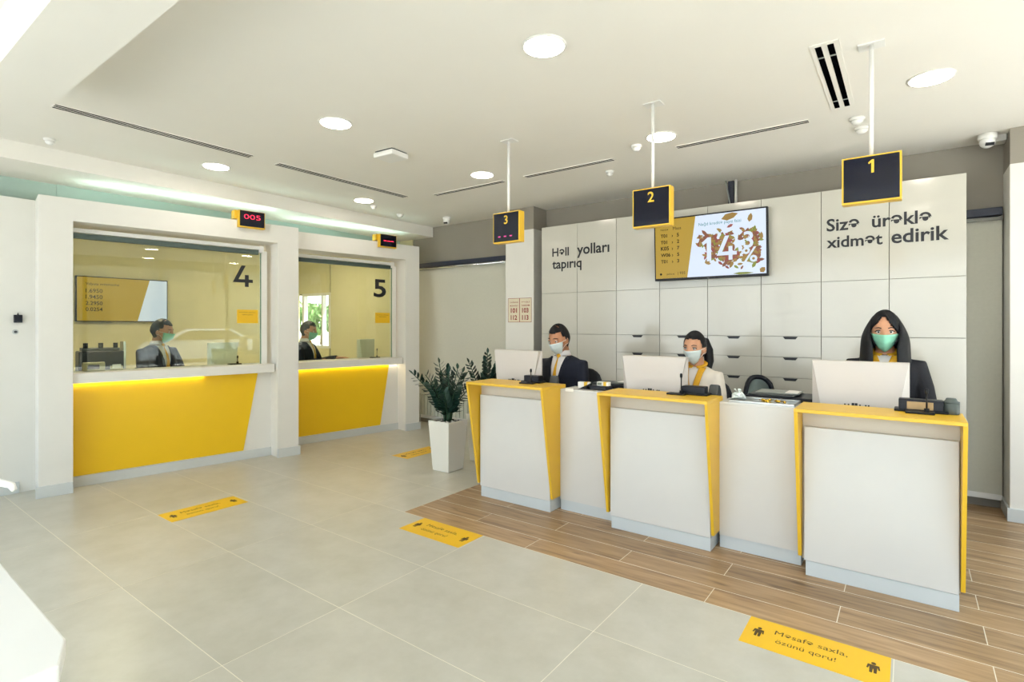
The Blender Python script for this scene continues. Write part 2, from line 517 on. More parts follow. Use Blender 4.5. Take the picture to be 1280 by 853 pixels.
# square pillars
def pillar(name, x0, x1, y0, ztop):
    p = struct(name, MB().box(x0, x1, y0, 5.9, 0, ztop), WHITEM, bevel=.004)
    obj('upper_cladding', MB().box(x0 + .002, x1 - .002, y0 + .003, 5.9, ztop, ZC), GREYWALL, p)
    obj('skirting', MB().box(x0 - .016, x1 + .016, y0 - .016, 5.9, 0, .1), SKIRT, p, bevel=.002)
    return p
pillar('wall_pillar_left', -4.24, -3.797, 5.6, 2.715)
pillar('wall_pillar_right', .622, 1.25, 5.55, 2.726)
# glazed street fronts (right-hand side and behind the camera)
def facade(name, side, spans, n, sill=.08, head=2.85):
    f = MB()
    a, b = spans
    st = (b - a) / n
    def bx(u0, u1, z0, z1, d0=-.05, d1=.05):
        if side == 'x': f.box(2.1 + d0, 2.1 + d1, u0, u1, z0, z1)
        else: f.box(u0, u1, -1.8 - d1, -1.8 - d0, z0, z1)
    bx(a - .1, b + .1, 0, sill, -.1, .1); bx(a - .1, b + .1, head, ZC, -.1, .1)
    for k in range(n + 1): bx(a + st * k - .04, a + st * k + .04, sill, head)
    bx(a, b, sill, sill + .06); bx(a, b, head - .06, head)
    w_ = struct(name, f, mat('window_frame_grey', '#6a6e70', .4))
    for k in range(n):
        g = MB()
        if side == 'x': g.box(2.097, 2.103, a + st * k + .04, a + st * (k + 1) - .04, sill + .06, head - .06)
        else: g.box(a + st * k + .04, a + st * (k + 1) - .04, -1.803, -1.797, sill + .06, head - .06)
        obj('pane', g, WGLASS, w_)
facade('window_1', 'x', (-1.4, 5.4), 5)
facade('window_2', 'y', (-6.2, 1.9), 6)
struct('wall_right', MB().box(2.0, 2.2, 5.5, 6.1, 0, ZC).box(2.0, 2.2, -1.9, -1.5, 0, ZC), WHITEM)
struct('wall_front', MB().box(-6.6, -6.3, -1.9, -1.7, 0, ZC).box(1.9, 2.2, -1.9, -1.7, 0, ZC), WHITEM)

# ------------------------------------------------------------------ street outside (seen in the window of the office and mirrored in the glass)
struct('street_ground', MB().box(-110, 60, -60, 110, -.25, -.11), mat('asphalt', '#b4b1ab', .9, var=.08, scale=3))
def building(name, label, loc, sx, sy, h, col, floors):
    t = thing(name, label, 'building', loc)
    obj('facade', MB().box(-sx / 2, sx / 2, -sy / 2, sy / 2, 0, h), mat('facade_' + col.strip('#'), col, .85, var=.05), t)
    wm = MB()
    dk = mat('far_window', '#5d6a72', .2)
    for fl in range(floors):
        z0 = 1.2 + fl * (h - 1) / floors
        for k in range(int(sx / 3)):
            x0 = -sx / 2 + 1 + k * 3
            wm.box(x0, x0 + 1.6, -sy / 2 - .04, -sy / 2, z0, z0 + 1.5); wm.box(x0, x0 + 1.6, sy / 2, sy / 2 + .04, z0, z0 + 1.5)
        for k in range(int(sy / 3)):
            y0 = -sy / 2 + 1 + k * 3
            wm.box(-sx / 2 - .04, -sx / 2, y0, y0 + 1.6, z0, z0 + 1.5)
    o = obj('windows', wm, dk, t); o['kind'] = 'stuff'
building('apartment_block', 'pale apartment block seen through the office window', (-62, 40, -.11), 16, 8, 4.2, '#dedad2', 2)
building('street_house', 'beige building across the street mirrored in the booth glass', (19, 4, -.11), 8, 40, 8, '#a89c86', 3)
def tree(loc, h, label):
    t = thing('street_tree', label, 'tree', loc)
    obj('trunk', MB().tube([(0, 0, 0), (.05, 0, h * .3), (0, .05, h * .6)], [.14, .1, .06], 8), mat('bark', '#5b4a3a', .9), t, smooth=True)
    m = MB()
    rnd = random.Random(len(label))
    for k in range(420):
        d = Vector((rnd.gauss(0, 1), rnd.gauss(0, 1), rnd.gauss(0, .8))).normalized() * (h * .3 * rnd.uniform(.4, 1) ** .5)
        c = Vector((0, 0, h * .68)) + d
        s = rnd.uniform(.12, .24)
        q = Euler((rnd.uniform(0, 6), rnd.uniform(0, 6), rnd.uniform(0, 6))).to_matrix().to_4x4()
        m.add([(-s, 0, 0), (0, -s * .5, .02), (s, 0, 0), (0, s * .5, .02)], [(0, 1, 2, 3)], Matrix.Translation(c) @ q)
    o = obj('foliage', m, mat('street_foliage', '#5f7a3d', .7, var=.2), t); o['kind'] = 'stuff'
tree((-33, 21, -.11), 3.4, 'leafy street tree before the far block in the office window')
tree((-25.2, 17, -.11), 2.9, 'small leafy street tree closest to the office window')
tree((13.5, 9.2, -.11), 5.0, 'street tree across the road mirrored in the booth glass')
def car(loc, rz, label):
    t = thing('parked_car', label, 'car', loc, rz)
    prof = [(-2.1, .3), (-2.15, .75), (-1.9, .95), (-1.25, 1.02), (-.6, 1.48), (.9, 1.5), (1.6, 1.05), (2.05, .98), (2.1, .35)]
    obj('car_body', MB().prism(prof, -.82, .82, 'y'), mat('car_paint_white', '#e8e8ea', .2, var=.01, coat=.5), t, bevel=.06)
    side = [(-1.05, 1.06), (-.55, 1.4), (.85, 1.42), (1.4, 1.08)]
    for y_ in (-.835, .82): obj('car_window', MB().prism(side, y_, y_ + .015, 'y'), mat('car_glass', '#1d2226', .1), t)
    for x in (-1.3, 1.3):
        for y_ in (-.83, .83):
            M = Matrix.Translation((x, y_, .31)) @ Matrix.Rotation(PI / 2, 4, 'X')
            wo = obj('wheel', MB().cyl((0, 0), .31, -.1, .1, 20, M=M), BLACK, t)
            obj('hub_cap', MB().cyl((0, 0), .19, -.11, .11, 14, M=M), GREYM, wo)
car((12.2, 4.6, -.11), PI / 2, 'white parked car mirrored in the glass of teller booth 4')

# ------------------------------------------------------------------ teller booths (local x along the wall, local y into the booth)
ANG = math.radians(90 - 8.7)
def booth(name, label, loc, L, op0, op1, gl1, lint, top, yel, shelf, shelf_end, num, numbox, stk, leftpier=True, led=(0, 1)):
    t = thing(name, label, 'teller booth', loc, ANG)
    fr = MB(); x0 = 0 if leftpier else .05
    # one frame: outline with opening, as an inverted U of three boxes that share faces
    fr.prism([(x0, 0), (op0, 0), (op0, lint), (op1, lint), (op1, 0), (L, 0), (L, top), (x0, top)], 0, .36, 'y')
    obj('frame', fr, WHITEM, t, bevel=.003)
    for a, b in ((x0, op0), (op1, L)):
        obj('pier_skirting', MB().box(a - (.016 if a == 0 else 0.0), b + (.016 if b == L else .0), -.016, .02, 0, .1), SKIRT, t, bevel=.002)
    obj('front_panel', MB().box(op0, op1, .2, .24, .0, shelf - .09), WHITEM, t)
    obj('yellow_panel', MB().prism([(op0 + .003, .1), (yel[0], .1), (yel[1], shelf - .1), (op0 + .003, shelf - .1)], .193, .2, 'y'), YEL, t)
    obj('panel_skirting', MB().box(op0, op1, .184, .2, 0, .095), SKIRT, t, bevel=.002)
    obj('shelf', MB().box(op0 + .002, shelf_end, .035, .42, shelf - .09, shelf), WHITEM, t, bevel=.004)
    obj('light_strip', MB().box(op0 + (op1 - op0) * led[0] + .01, op0 + (op1 - op0) * led[1] - .02, .165, .18, shelf - .1, shelf - .091), LEDW, t)
    obj('glass_pane', MB().box(op0, gl1, .2, .208, shelf, 2.4), GLASS, t)
    obj('glass_edge', MB().box(gl1 - .006, gl1, .198, .21, shelf, 2.37), mat('glass_edge_green', '#4f7a6c', .2), t)
    obj('post', MB().box(gl1, gl1 + .055, .17, .25, shelf, 2.34), WHITEM, t, bevel=.003)
    rail = obj('rail', MB().box(op0, gl1 - .04, .16, .197, 2.295, 2.345), mat('rail_dark_green', '#4a5854', .4, .3), t, bevel=.003)
    obj('upper_rail', MB().box(op0, gl1 - .02, .15, .197, 2.35, 2.39), WHITEP, t, bevel=.004)
    obj('rail_cap', MB().box(gl1 - .04, gl1 + .01, .145, .215, 2.32, 2.395), WHITEP, t, bevel=.006)
    tm = text_mb(num, width=numbox[1] - numbox[0], height=numbox[3] - numbox[2], x0=numbox[0], z0=numbox[2], bold=.02, depth=.002)
    n_ = obj('number', tm, LETTER, t, loc=(0, .2, 0))
    s = obj('sticker', MB().box(stk[0], stk[1], .1975, .2, stk[2], stk[3]), YSTK, t)
    for k in range(4):
        zz = stk[3] - .035 - k * .026
        lm = text_mb('Hörmətli müştəri, zəhmət olmasa' if k % 2 == 0 else 'növbənizi gözləyin', width=(stk[1] - stk[0]) * (.8 if k % 2 == 0 else .5), x0=(stk[0] + stk[1]) / 2 - (stk[1] - stk[0]) * (.4 if k % 2 == 0 else .25), z0=zz, bold=0, depth=.0006) if k < 2 else None
        if lm: obj('sticker_print', lm, BRONZE, s, loc=(0, .1975, 0))
    return t
O4 = (-6.035, 1.295, 0); O5 = (-5.982, 3.552, 0)
B4 = booth('teller_booth', 'white framed teller booth with glass marked 4 and slanted yellow front panel', O4, 2.27, .235, 2.03, 1.922, 2.427, 2.628,
      (1.73, 1.884), 1.058, 2.012, '4', (1.622, 1.832, 1.927, 2.164), (1.665, 1.888, 1.52, 1.672), led=(0, .62))
B5 = booth('teller_booth', 'white framed teller booth with glass marked 5 beside the window blind', O5, 1.92, .1, 1.685, 1.585, 2.427, 2.637,
      (1.395, 1.537), 1.04, 1.66, '5', (1.294, 1.491, 1.9, 2.153), (1.319, 1.55, 1.531, 1.675), leftpier=False)
d4 = Vector((math.sin(math.radians(8.7)), math.cos(math.radians(8.7)), 0)); n4 = Vector((d4.y, -d4.x, 0))
def bp(o, u, v, z): return tuple(Vector(o) + d4 * u + n4 * v + Vector((0, 0, z)))

# light strips lying on top of the booths, washing the soffit
def cove(o, u0, u1, label):
    t = thing('cove_light', label, 'light strip', bp(o, (u0 + u1) / 2, -.27, 2.64), ANG)
    L = u1 - u0
    obj('channel', MB().box(-L / 2, L / 2, -.02, .02, -.01, .012), WHITEP, t)
    obj('led_strip', MB().box(-L / 2 + .02, L / 2 - .02, -.012, .012, .012, .018), COVE, t)
cove(O4, .3, 2.2, 'hidden cool light strip lying on top of the nearer left booth')
cove(O5, .05, 1.8, 'hidden cool light strip lying on top of the farther booth by the blind')

# ticket displays on the booths
def ticket_display(o, u0, u1, z0, z1, txt, label):
    t = thing('ticket_display', label, 'display', bp(o, (u0 + u1) / 2, 0, (z0 + z1) / 2), ANG, 'ticket displays on the booths')
    W, H = (u1 - u0) / 2, (z1 - z0) / 2
    obj('housing', MB().box(-W, W, -.058, -.004, -H, H), YELH, t, bevel=.003)
    obj('bracket', MB().box(-W * .6, W * .2, -.004, .1, H * .15, H * 1.02).box(-W - .03, -W + .03, -.02, .08, H * .02, H), YELH, t)
    obj('screen', MB().box(-W + .012, W - .008, -.0615, -.058, -H + .014, H - .004), SIGNF, t)
    if txt:
        obj('digits', text_mb(txt, width=W * 1.25, height=H * .55, x0=-W * .62, z0=H * .02, bold=-.01, depth=.001), REDLED, t, loc=(0, -.0615, 0))
    else:
        dm = MB()
        for k in range(3): dm.box(-W * .55 + k * W * .42, -W * .55 + k * W * .42 + W * .34, -.0625, -.0615, -.004, .006)
        obj('digits', dm, REDLED, t)
ticket_display(O4, 1.6, 1.872, 2.548, 2.73, '005', 'small red digit ticket display on top of booth 4')
ticket_display(O5, 1.235, 1.5, 2.56, 2.735, '', 'small ticket display with red dashes on top of booth 5')

# ------------------------------------------------------------------ items of the left wall
t = thing('lock_box', 'small black lock box on the white wall left of booth 4', 'lock box', (-6.391, 1.23, 1.555))
obj('box_body', MB().box(0, .035, -.028, .028, -.036, .034), NAVYB, t, bevel=.004)
obj('latch', MB().prism([(-.006, .034), (.006, .034), (0, .055)], .01, .02, 'x'), BLACK, t)
t = thing('key_knob', 'round steel key knob below the black lock box', 'knob', (-6.391, 1.215, 1.437))
M = Matrix.Rotation(PI / 2, 4, 'Y')
obj('rose', MB().cyl((0, 0), .022, 0, .008, 18, M=M), STEEL, t, smooth=False)
obj('key_plug', MB().cyl((0, 0), .011, .008, .022, 14, M=M), DGREY, t)

# ------------------------------------------------------------------ back wall: roller blinds, radiator, conduit
def blind(label, x0, x1, z0):
    t = thing('roller_blind', label, 'blind', ((x0 + x1) / 2, 5.9, 0), 0, 'roller blinds on the back wall')
    W = (x1 - x0) / 2
    obj('cassette', MB().box(-W, W, -.09, -.0, 2.385, 2.45), DARKRAIL, t, bevel=.004)
    obj('front_rail', MB().tube([(-W, -.085, 2.362), (W, -.085, 2.362)], .019, 12), CHROME, t, smooth=True)
    obj('fabric', MB().box(-W, W, -.052, -.048, z0 + .04, 2.385), BLIND, t)
    obj('bottom_bar', MB().box(-W, W, -.062, -.038, z0, z0 + .045), WHITEP, t, bevel=.004)
blind('long grey roller blind between booth 5 and the left pillar', -6.15, -4.26, .075)
blind('grey roller blind in the narrow gap beside the right pillar', -.2, .61, .075)
t = thing('radiator', 'low ribbed radiator in front of the long roller blind', 'radiator', (-5.55, 5.79, 0))
rb = MB()
for k in range(14):
    rb.box(-.5 + k * .072, -.5 + k * .072 + .058, -.03, .03, .14, .46)
obj('ribs', rb, mat('radiator_enamel', '#b9bcae', .4), t, bevel=.006)
obj('pipe', MB().tube([(-.5, 0, .17), (.5, 0, .17)], .014, 8).tube([(-.5, 0, .43), (.5, 0, .43)], .014, 8).tube([(.48, 0, .17), (.48, 0, 0)], .01, 8).tube([(-.48, 0, .17), (-.48, 0, 0)], .01, 8), STEEL, t, smooth=True)
t = thing('cable_conduit', 'white conduit and dark cable running from ceiling behind the cabinets', 'conduit', (-1.43, 5.82, 0))
obj('pipe', MB().tube([(0, 0, 2.3), (0, 0, 3.0)], .013, 10), WHITEP, t, smooth=True)
obj('backing', MB().box(-.085, -.03, .03, .07, 2.3, 3.0), DARKRAIL, t)
obj('cable', MB().tube([(-.1, -.0, 3.0), (-.075, 0, 2.85), (-.05, 0, 2.7), (-.05, 0, 2.3)], .008, 8), GREYM, t, smooth=True)

# ------------------------------------------------------------------ storage cabinets
names = ['left end cabinet, tall white, first half of the Həll yolları lettering', 'second tall white cabinet from the pillar, carrying yolları',
         'white cabinet with drawers left under the television', 'white cabinet with drawers behind the ponytailed clerk',
         'white cabinet with drawers under the right half of the television', 'white cabinet with drawers right of the television',
         'white cabinet with the start of the Sizə ürəklə lettering', 'right end white cabinet beside the narrow blind']
CY = 5.5
for k in range(8):
    x0 = -3.612 + k * .4975
    t = thing('storage_cabinet', names[k], 'cabinet', (x0, CY, 0), 0, 'tall cabinets behind the counter')
    W = .4975
    obj('carcass', MB().box(.001, W - .001, .02, .27, 0.06, 2.688), mat('cabinet_carcass', '#8f8d82', .5), t)
    obj('plinth', MB().box(.0, W, .04, .06, 0, .06), GREYM, t)
    g = .0022
    obj('door', MB().box(g, W - g, 0, .02, 1.885, 2.69), CABW, t, bevel=.001)
    obj('door', MB().box(g, W - g, 0, .02, 1.393 + g, 1.885 - g * 1.6), CABW, t, bevel=.001)
    if 2 <= k <= 5:
        zt = 1.393
        for q in range(7):
            zb = zt - .192
            d = obj('drawer', MB().box(g, W - g, 0, .02, max(zb, .062) + g, zt - g * .6), CABW, t, bevel=.001)
            c = W / 2
            obj('handle', MB().prism([(c - .062, zt - .003), (c + .062, zt - .003), (c + .044, zt - .027), (c - .044, zt - .027)], -.0018, .004, 'y'), LETTER, d)
            zt = zb
            if zt < .1: break
    else:
        obj('door', MB().box(g, W - g, 0, .02, .062, 1.393 - g), CABW, t, bevel=.001)
def lettering(s, x0, z0, w_, h_, label, y, parent=None):
    o = obj('lettering', text_mb(s, width=w_, height=h_, x0=0, z0=0, bold=.012, depth=.002), LETTER, parent, loc=(x0, y, z0))
    return o
def slogan(label, lines):
    t = thing('wall_lettering', label, 'lettering', (lines[0][1], CY, lines[0][2]), 0, 'black slogans on the cabinets')
    for s, x0, z0, w_, cap in lines:
        o = obj('line', text_mb(s, width=w_, x0=0, z0=0, bold=.02, depth=.003), LETTER, t, loc=(x0 - lines[0][1], 0, z0 - lines[0][2]))
        yy = [v.co.z for v in o.data.vertices]
slogan('black slogan Həll yolları tapırıq on the left cabinets', [('Həll', -3.456, 2.326, .23, .1), ('yolları', -3.117, 2.326, .415, .1), ('tapırıq', -3.456, 2.178, .4, .1)])
slogan('black slogan Sizə ürəklə xidmət edirik on the right cabinets', [('Sizə', -.585, 2.33, .245, .1), ('ürəklə', -.25, 2.33, .4, .1), ('xidmət', -.585, 2.182, .41, .1), ('edirik', -.115, 2.182, .375, .1)])

# ------------------------------------------------------------------ television over the counter
def clip_leaf(mb, cx, cz, L, ang, w_=.42, y=0):
    pts = [(-.5, 0), (-.2, w_ * .5), (.2, w_ * .42), (.5, 0), (.2, -w_ * .42), (-.2, -w_ * .5)]
    c, s = math.cos(ang), math.sin(ang)
    mb.add([(cx + (p[0] * c - p[1] * s) * L, y, cz + (p[0] * s + p[1] * c) * L) for p in pts], [(0, 5, 4, 3, 2, 1)])
tv = thing('television', 'large wall television showing queue numbers and 14.3 % over the counter', 'television', (-1.594, 5.43, 2.279))
tv.rotation_euler = (math.radians(2.5), 0, 0)
TW, TH = .546, .321
obj('case', MB().box(-TW, TW, -.022, .03, -TH, TH), BLACK, tv, bevel=.004)
obj('wall_mount', MB().box(-.2, .2, .03, .066, -.12, .12), DGREY, tv)
W, H = TW - .014, TH - .014
obj('screen_panel', MB().box(-W, W, -.0235, -.022, -H + .01, H), SCRW, tv)
Ys = -.0235
split = [(-W, -H + .01), (-.205, -H + .01), (-.115, H), (-W, H)]
obj('screen_field', MB().prism(split, Ys - .0006, Ys, 'y'), SCRY, tv)
def scr(s, x0, z0, w_=None, h_=None, m=SCRD, bold=.025, lift=.0008, name='screen_text'):
    obj(name, text_mb(s, width=w_, height=h_, x0=x0, z0=z0, bold=bold, depth=.0004), m, tv, loc=(0, Ys - lift, 0))
for k, (a, b) in enumerate((('T01', '5'), ('T01', '2'), ('K05', '7'), ('W06', '5'), ('T01', '3'))):
    zz = .125 - k * .066
    scr(a, -.475, zz, w_={'T': .068, 'K': .085, 'W': .1}[a[0]])
    scr('›', -.36, zz, h_=.022)
    scr(b, -.305, zz, h_=.036)
scr('Növbə', -.475, .195, w_=.08, bold=.0); scr('Masa', -.345, .195, w_=.085, bold=.0)
scr('paha.az', -.415, -.262, w_=.082, bold=0); scr('| 935', -.30, -.262, w_=.075, bold=0)
obj('screen_mark', MB().prism([(-.478 + .012 * math.cos(a), -.253 + .012 * math.sin(a)) for a in [i * PI / 5 for i in range(10)]], Ys - .001, Ys - .0006, 'y'), SCRD, tv)
scr('Nağd kreditə payız faizi', -.085, .205, w_=.4, m=SCRT, bold=.005)
rnd = random.Random(5)
lm = [MB() for _ in range(4)]
spots = []
def along(pts, n, sp):
    for _ in range(n):
        i = rnd.randrange(len(pts) - 1); f_ = rnd.random()
        a, b = pts[i], pts[i + 1]
        spots.append((a[0] + (b[0] - a[0]) * f_ + rnd.gauss(0, sp), a[1] + (b[1] - a[1]) * f_ + rnd.gauss(0, sp)))
along([(-.07, .04), (.03, .09), (.04, 0), (.03, -.15)], 130, .03)
along([(.2, .1), (.11, -.08), (.26, -.1), (.2, -.17), (.2, .08)], 200, .032)
along([(.33, .06), (.42, .1), (.45, .03), (.38, 0), (.44, -.04), (.33, -.05)], 130, .026)
along([(.33, -.14), (.43, -.09), (.45, -.16)], 70, .026)
for i, (x_, z_) in enumerate(spots):
    if -.11 < x_ < .5: clip_leaf(lm[rnd.choice((0, 1, 1, 2, 2, 3))], x_, z_, rnd.uniform(.04, .075), rnd.uniform(0, 6.3), y=Ys - .0008 - i * .0000015)
clip_leaf(lm[2], .21, .268, .16, .25, .4, Ys - .0009); clip_leaf(lm[2], .395, .235, .085, 1.35, .5, Ys - .0009)
clip_leaf(lm[0], .33, -.285, .19, 0, .12, Ys - .0009); clip_leaf(lm[2], .5, -.262, .06, .8, .8, Ys - .0009)
for mb_, mm in zip(lm, (LF1, LF2, LF3, LF4)): obj('leaf_print', mb_, mm, tv)['kind'] = 'stuff'
scr('1', -.055, -.15, h_=.235, m=SCRW, bold=.02, lift=.0018, name='screen_digit')
scr('4', .085, -.15, h_=.235, m=SCRW, bold=.025, lift=.0018, name='screen_digit')
scr('.', .285, -.055, h_=.04, m=SCRW, bold=.02, lift=.0018, name='screen_digit')
scr('3', .335, -.045, h_=.16, m=SCRW, bold=.02, lift=.0018, name='screen_digit')
scr('%', .325, -.18, w_=.13, m=SCRW, bold=.015, lift=.0018, name='screen_digit')
obj('power_light', MB().box(-.01, .01, -.0226, -.022, -TH + .004, -TH + .008), GREYM, tv)

# ------------------------------------------------------------------ emergency notice on the pillar
t = thing('notice', 'paper notice with red emergency numbers on the left pillar', 'notice', (-4.01, 5.598, 1.692))
for s_, x0, hd, nums in ((-1, -.175, ('YANĞINDAN', 'MÜHAFİZƏ'), ('101', '112')), (1, .005, ('TƏCİLİ', 'YARDIM'), ('103', '113'))):
    p = obj('sheet', MB().box(x0 - .01, x0 + .178, -.003, 0, -.155, .155), mat('notice_paper', '#d8cdb4', .8), t)
    b = MB()
    for q in ((x0 - .01, x0 + .178, .15, .155), (x0 - .01, x0 + .178, -.155, -.15), (x0 - .01, x0 - .006, -.155, .155), (x0 + .174, x0 + .178, -.155, .155)):
        b.box(q[0], q[1], -.0036, -.003, q[2], q[3])
    obj('border', b, REDINK, p)
    for i, h_ in enumerate(hd):
        obj('heading', text_mb(h_, width=.13, height=.02, x0=x0 + .02, z0=.095 - i * .045, bold=.015, depth=.0005), REDINK, p, loc=(0, -.003, 0))
    for i, h_ in enumerate(nums):
        obj('phone_number', text_mb(h_, width=.1, height=.062, x0=x0 + .033, z0=-.03 - i * .092, bold=.035, depth=.0005), REDINK, p, loc=(0, -.003, 0))

# ------------------------------------------------------------------ pendant number signs
def pendant(x, y, num, label, zt=2.413, zb=2.165, dashes=False):
    t = thing('pendant_sign', label, 'sign', (x, y, ZC), 0, 'numbered signs hung over the counter')
    zt -= ZC; zb -= ZC
    obj('ceiling_plate', MB().box(-.06, .06, .0, .09, -.006, 0), WHITEP, t, bevel=.001)
    obj('pole', MB().tube([(0, .035, 0), (0, .035, zt - .002)], .011, 12), WHITEP, t, smooth=True)
    obj('housing', MB().box(-.133, .133, 0, .07, zb, zt), YELH, t, bevel=.003)
    f_ = obj('face', MB().box(-.124, .124, -.002, 0, zb + .01, zt - .008), SIGNF, t)
    hh = .07
    obj('digit', text_mb(num, height=hh, x0=0, z0=0, bold=.015, depth=.001, align='CENTER'), YELH, f_, loc=(.0, -.002, zt - .026 - hh))
    if dashes:
        for k in range(3):
            obj('led_dash', MB().box(-.078 + k * .058, -.078 + k * .058 + .024, -.0028, -.002, zb + .046, zb + .056), PINKLED, f_)
pendant(-2.62, 3.465, '3', 'hanging sign number 3, dark face with magenta dashes', dashes=True)
pendant(-1.395, 3.464, '2', 'hanging sign number 2, plain dark face with yellow edge', zt=2.422, zb=2.16)
pendant(-.16, 3.424, '1', 'hanging sign number 1, bluish dark face, nearest the right', zt=2.399, zb=2.148)

# ------------------------------------------------------------------ ceiling fittings
def downlight(x, y, label, z=ZC, lamp=None):
    t = thing('downlight', label, 'ceiling light', (x, y, z), 0, 'round ceiling downlights')
    obj('rim', MB().lathe([(.108, 0), (.122, 0), (.122, -.004), (.116, -.007), (.108, -.006)], 32), WHITEP, t, smooth=True)
    obj('diffuser', MB().cyl((0, 0), .106, -.009, -.0065, 32), lamp or LAMP, t)
dl = {(-1.58, 2.43): 'largest looking downlight, near the top middle', (-3.425, 2.43): 'downlight above the floor left of the ceiling sensor box',
      (-5.265, 2.42): 'downlight closest to the nearer left booth', (-5.262, 4.13): 'downlight closest to the farther booth by the blind', (-3.42, 4.13): 'downlight left of sign 3 pole',
      (-1.585, 4.145): 'downlight behind the pole of sign 2', (.11, 4.137): 'downlight at upper right beyond sign 1'}
for (x, y_), lb in dl.items(): downlight(x, y_, lb)
downlight(.11, 2.43, 'downlight of the same row just above the picture, over the rightmost counter')
downlight(1.8, 4.14, 'downlight right of the picture, in front of the right pillar')
downlight(1.8, 2.43, 'downlight right of the picture, nearer the street windows')
downlight(-7.6, 2.3, 'downlight inside the office behind the nearer booth glass', 2.85, LAMPO)
downlight(-7.6, 4.6, 'downlight inside the office behind the farther booth glass', 2.85, LAMPO)
def vent(x, y, L, along_, n, label):
    t = thing('slot_vent', label, 'vent', (x, y, ZC), 0 if along_ == 'x' else PI / 2, 'linear slot vents')
    wd = .015 * n * 2 + .008
    fr = MB()
    fr.box(-L / 2, L / 2, -wd / 2, -wd / 2 + .005, -.0062, 0).box(-L / 2, L / 2, wd / 2 - .005, wd / 2, -.0062, 0)
    fr.box(-L / 2, -L / 2 + .005, -wd / 2, wd / 2, -.0062, 0).box(L / 2 - .005, L / 2, -wd / 2, wd / 2, -.0062, 0)
    obj('rim', fr, CEIL, t)
    obj('duct', MB().box(-L / 2 + .005, L / 2 - .005, -wd / 2 + .005, wd / 2 - .005, -.005, -.001), VOID, t)
    for k in range(n - 1):
        yy = -wd / 2 + wd * (k + 1) / n
        obj('slat', MB().box(-L / 2 + .005, L / 2 - .005, yy - .0045, yy + .0045, -.0062, -.005), CEIL, t)
vent(-4.7, 1.775, 1.38, 'y', 3, 'long triple slot vent nearest the camera on the left')
vent(-4.72, 3.51, 1.6, 'y', 3, 'triple slot vent toward booth 5')
vent(-3.885, 4.445, 1.0, 'x', 2, 'short slot vent left of the leftmost hanging sign pole')
vent(-2.63, 4.447, .98, 'x', 2, 'slot vent midway between the left and middle hanging signs')
vent(-1.08, 4.47, .99, 'x', 2, 'slot vent right of the middle hanging sign, close to the wide diffuser')
t = thing('slot_diffuser', 'wide two slot air diffuser set in the ceiling left of sign 1', 'vent', (-.365, 3.815, ZC))
obj('plate', MB().box(-.07, .07, -.53, .53, -.004, 0), CEIL, t, bevel=.001)
for a in (-.029, .029):
    s_ = obj('slot', MB().box(a - .015, a + .015, -.5, .5, -.0055, -.004), DARKRAIL, t)
    s_.data.materials[0] = VOID
    for yy in (-.36, .36): obj('clip', MB().box(a - .015, a + .015, yy - .008, yy + .008, -.007, -.0055), GREYM, s_)
def detector(x, y, r, label):
    t = thing('smoke_detector', label, 'detector', (x, y, ZC), 0, 'small white ceiling detectors')
    obj('base', MB().lathe([(r, 0), (r, -.014), (r * .9, -.02)], 20), WHITEP, t, smooth=True)
    obj('sensing_head', MB().lathe([(r * .78, -.02), (r * .7, -.036), (r * .4, -.048), (.004, -.05)], 20), WHITEP, t, smooth=True)
detector(-.285, 4.86, .05, 'white ceiling detector behind the rightmost sign pole, farther of the pair'); detector(-.3, 4.62, .05, 'white ceiling detector behind the rightmost sign pole, nearer of the pair')
detector(-1.83, 4.228, .045, 'white ceiling detector left of the sign 2 pole'); detector(-2.343, 4.774, .04, 'white ceiling detector right of the vent near sign 3')
detector(-5.57, 1.266, .04, 'white ceiling detector at far left by the soffit'); detector(-5.392, 4.38, .04, 'white ceiling detector close to the booth 5 downlight')
detector(-5.53, 4.938, .045, 'white ceiling detector above the booth 5 display')
def dome(x, y, label, r=.055):
    t = thing('dome_camera', label, 'camera', (x, y, ZC), 0, 'white security dome cameras')
    obj('base', MB().lathe([(r, 0), (r, -.035), (r * .95, -.045)], 22), WHITEP, t, smooth=True)
    obj('ball', MB().sphere((0, 0, -.06), r * .86, 20, 12), WHITEP, t, smooth=True)
    M = Matrix.Translation((.0, 0, -.06)) @ Euler((math.radians(60), 0, math.radians(36 if x > 0 else 20))).to_matrix().to_4x4()
    obj('lens', MB().box(-.028, .028, -.012, .012, -r * .93, -r * .8, M=Matrix.Translation((0, 0, -.06)) @ Euler((math.radians(-55), 0, math.radians(15))).to_matrix().to_4x4()), BLACK, t)
dome(.5, 5.62, 'white dome camera beside the right pillar', .06); dome(-5.148, 5.45, 'white dome camera over the long roller blind')
t = thing('junction_box', 'white box on the ceiling beside dome camera and right pillar', 'box', (.6, 5.75, ZC))
obj('box_body', MB().box(-.06, .02, -.06, .06, -.05, 0), WHITEP, t, bevel=.004)
t = thing('ceiling_sensor_box', 'square white sensor box on the ceiling in the middle', 'sensor', (-3.62, 3.13, ZC), math.radians(4))
obj('mount', MB().box(-.1, .1, -.09, .09, -.01, 0), DGREY, t)
obj('cover', MB().prism([(-.115, -.1), (.115, -.1), (.115, .1), (-.115, .1)], -.055, -.01, 'z'), WHITEP, t, bevel=.01)

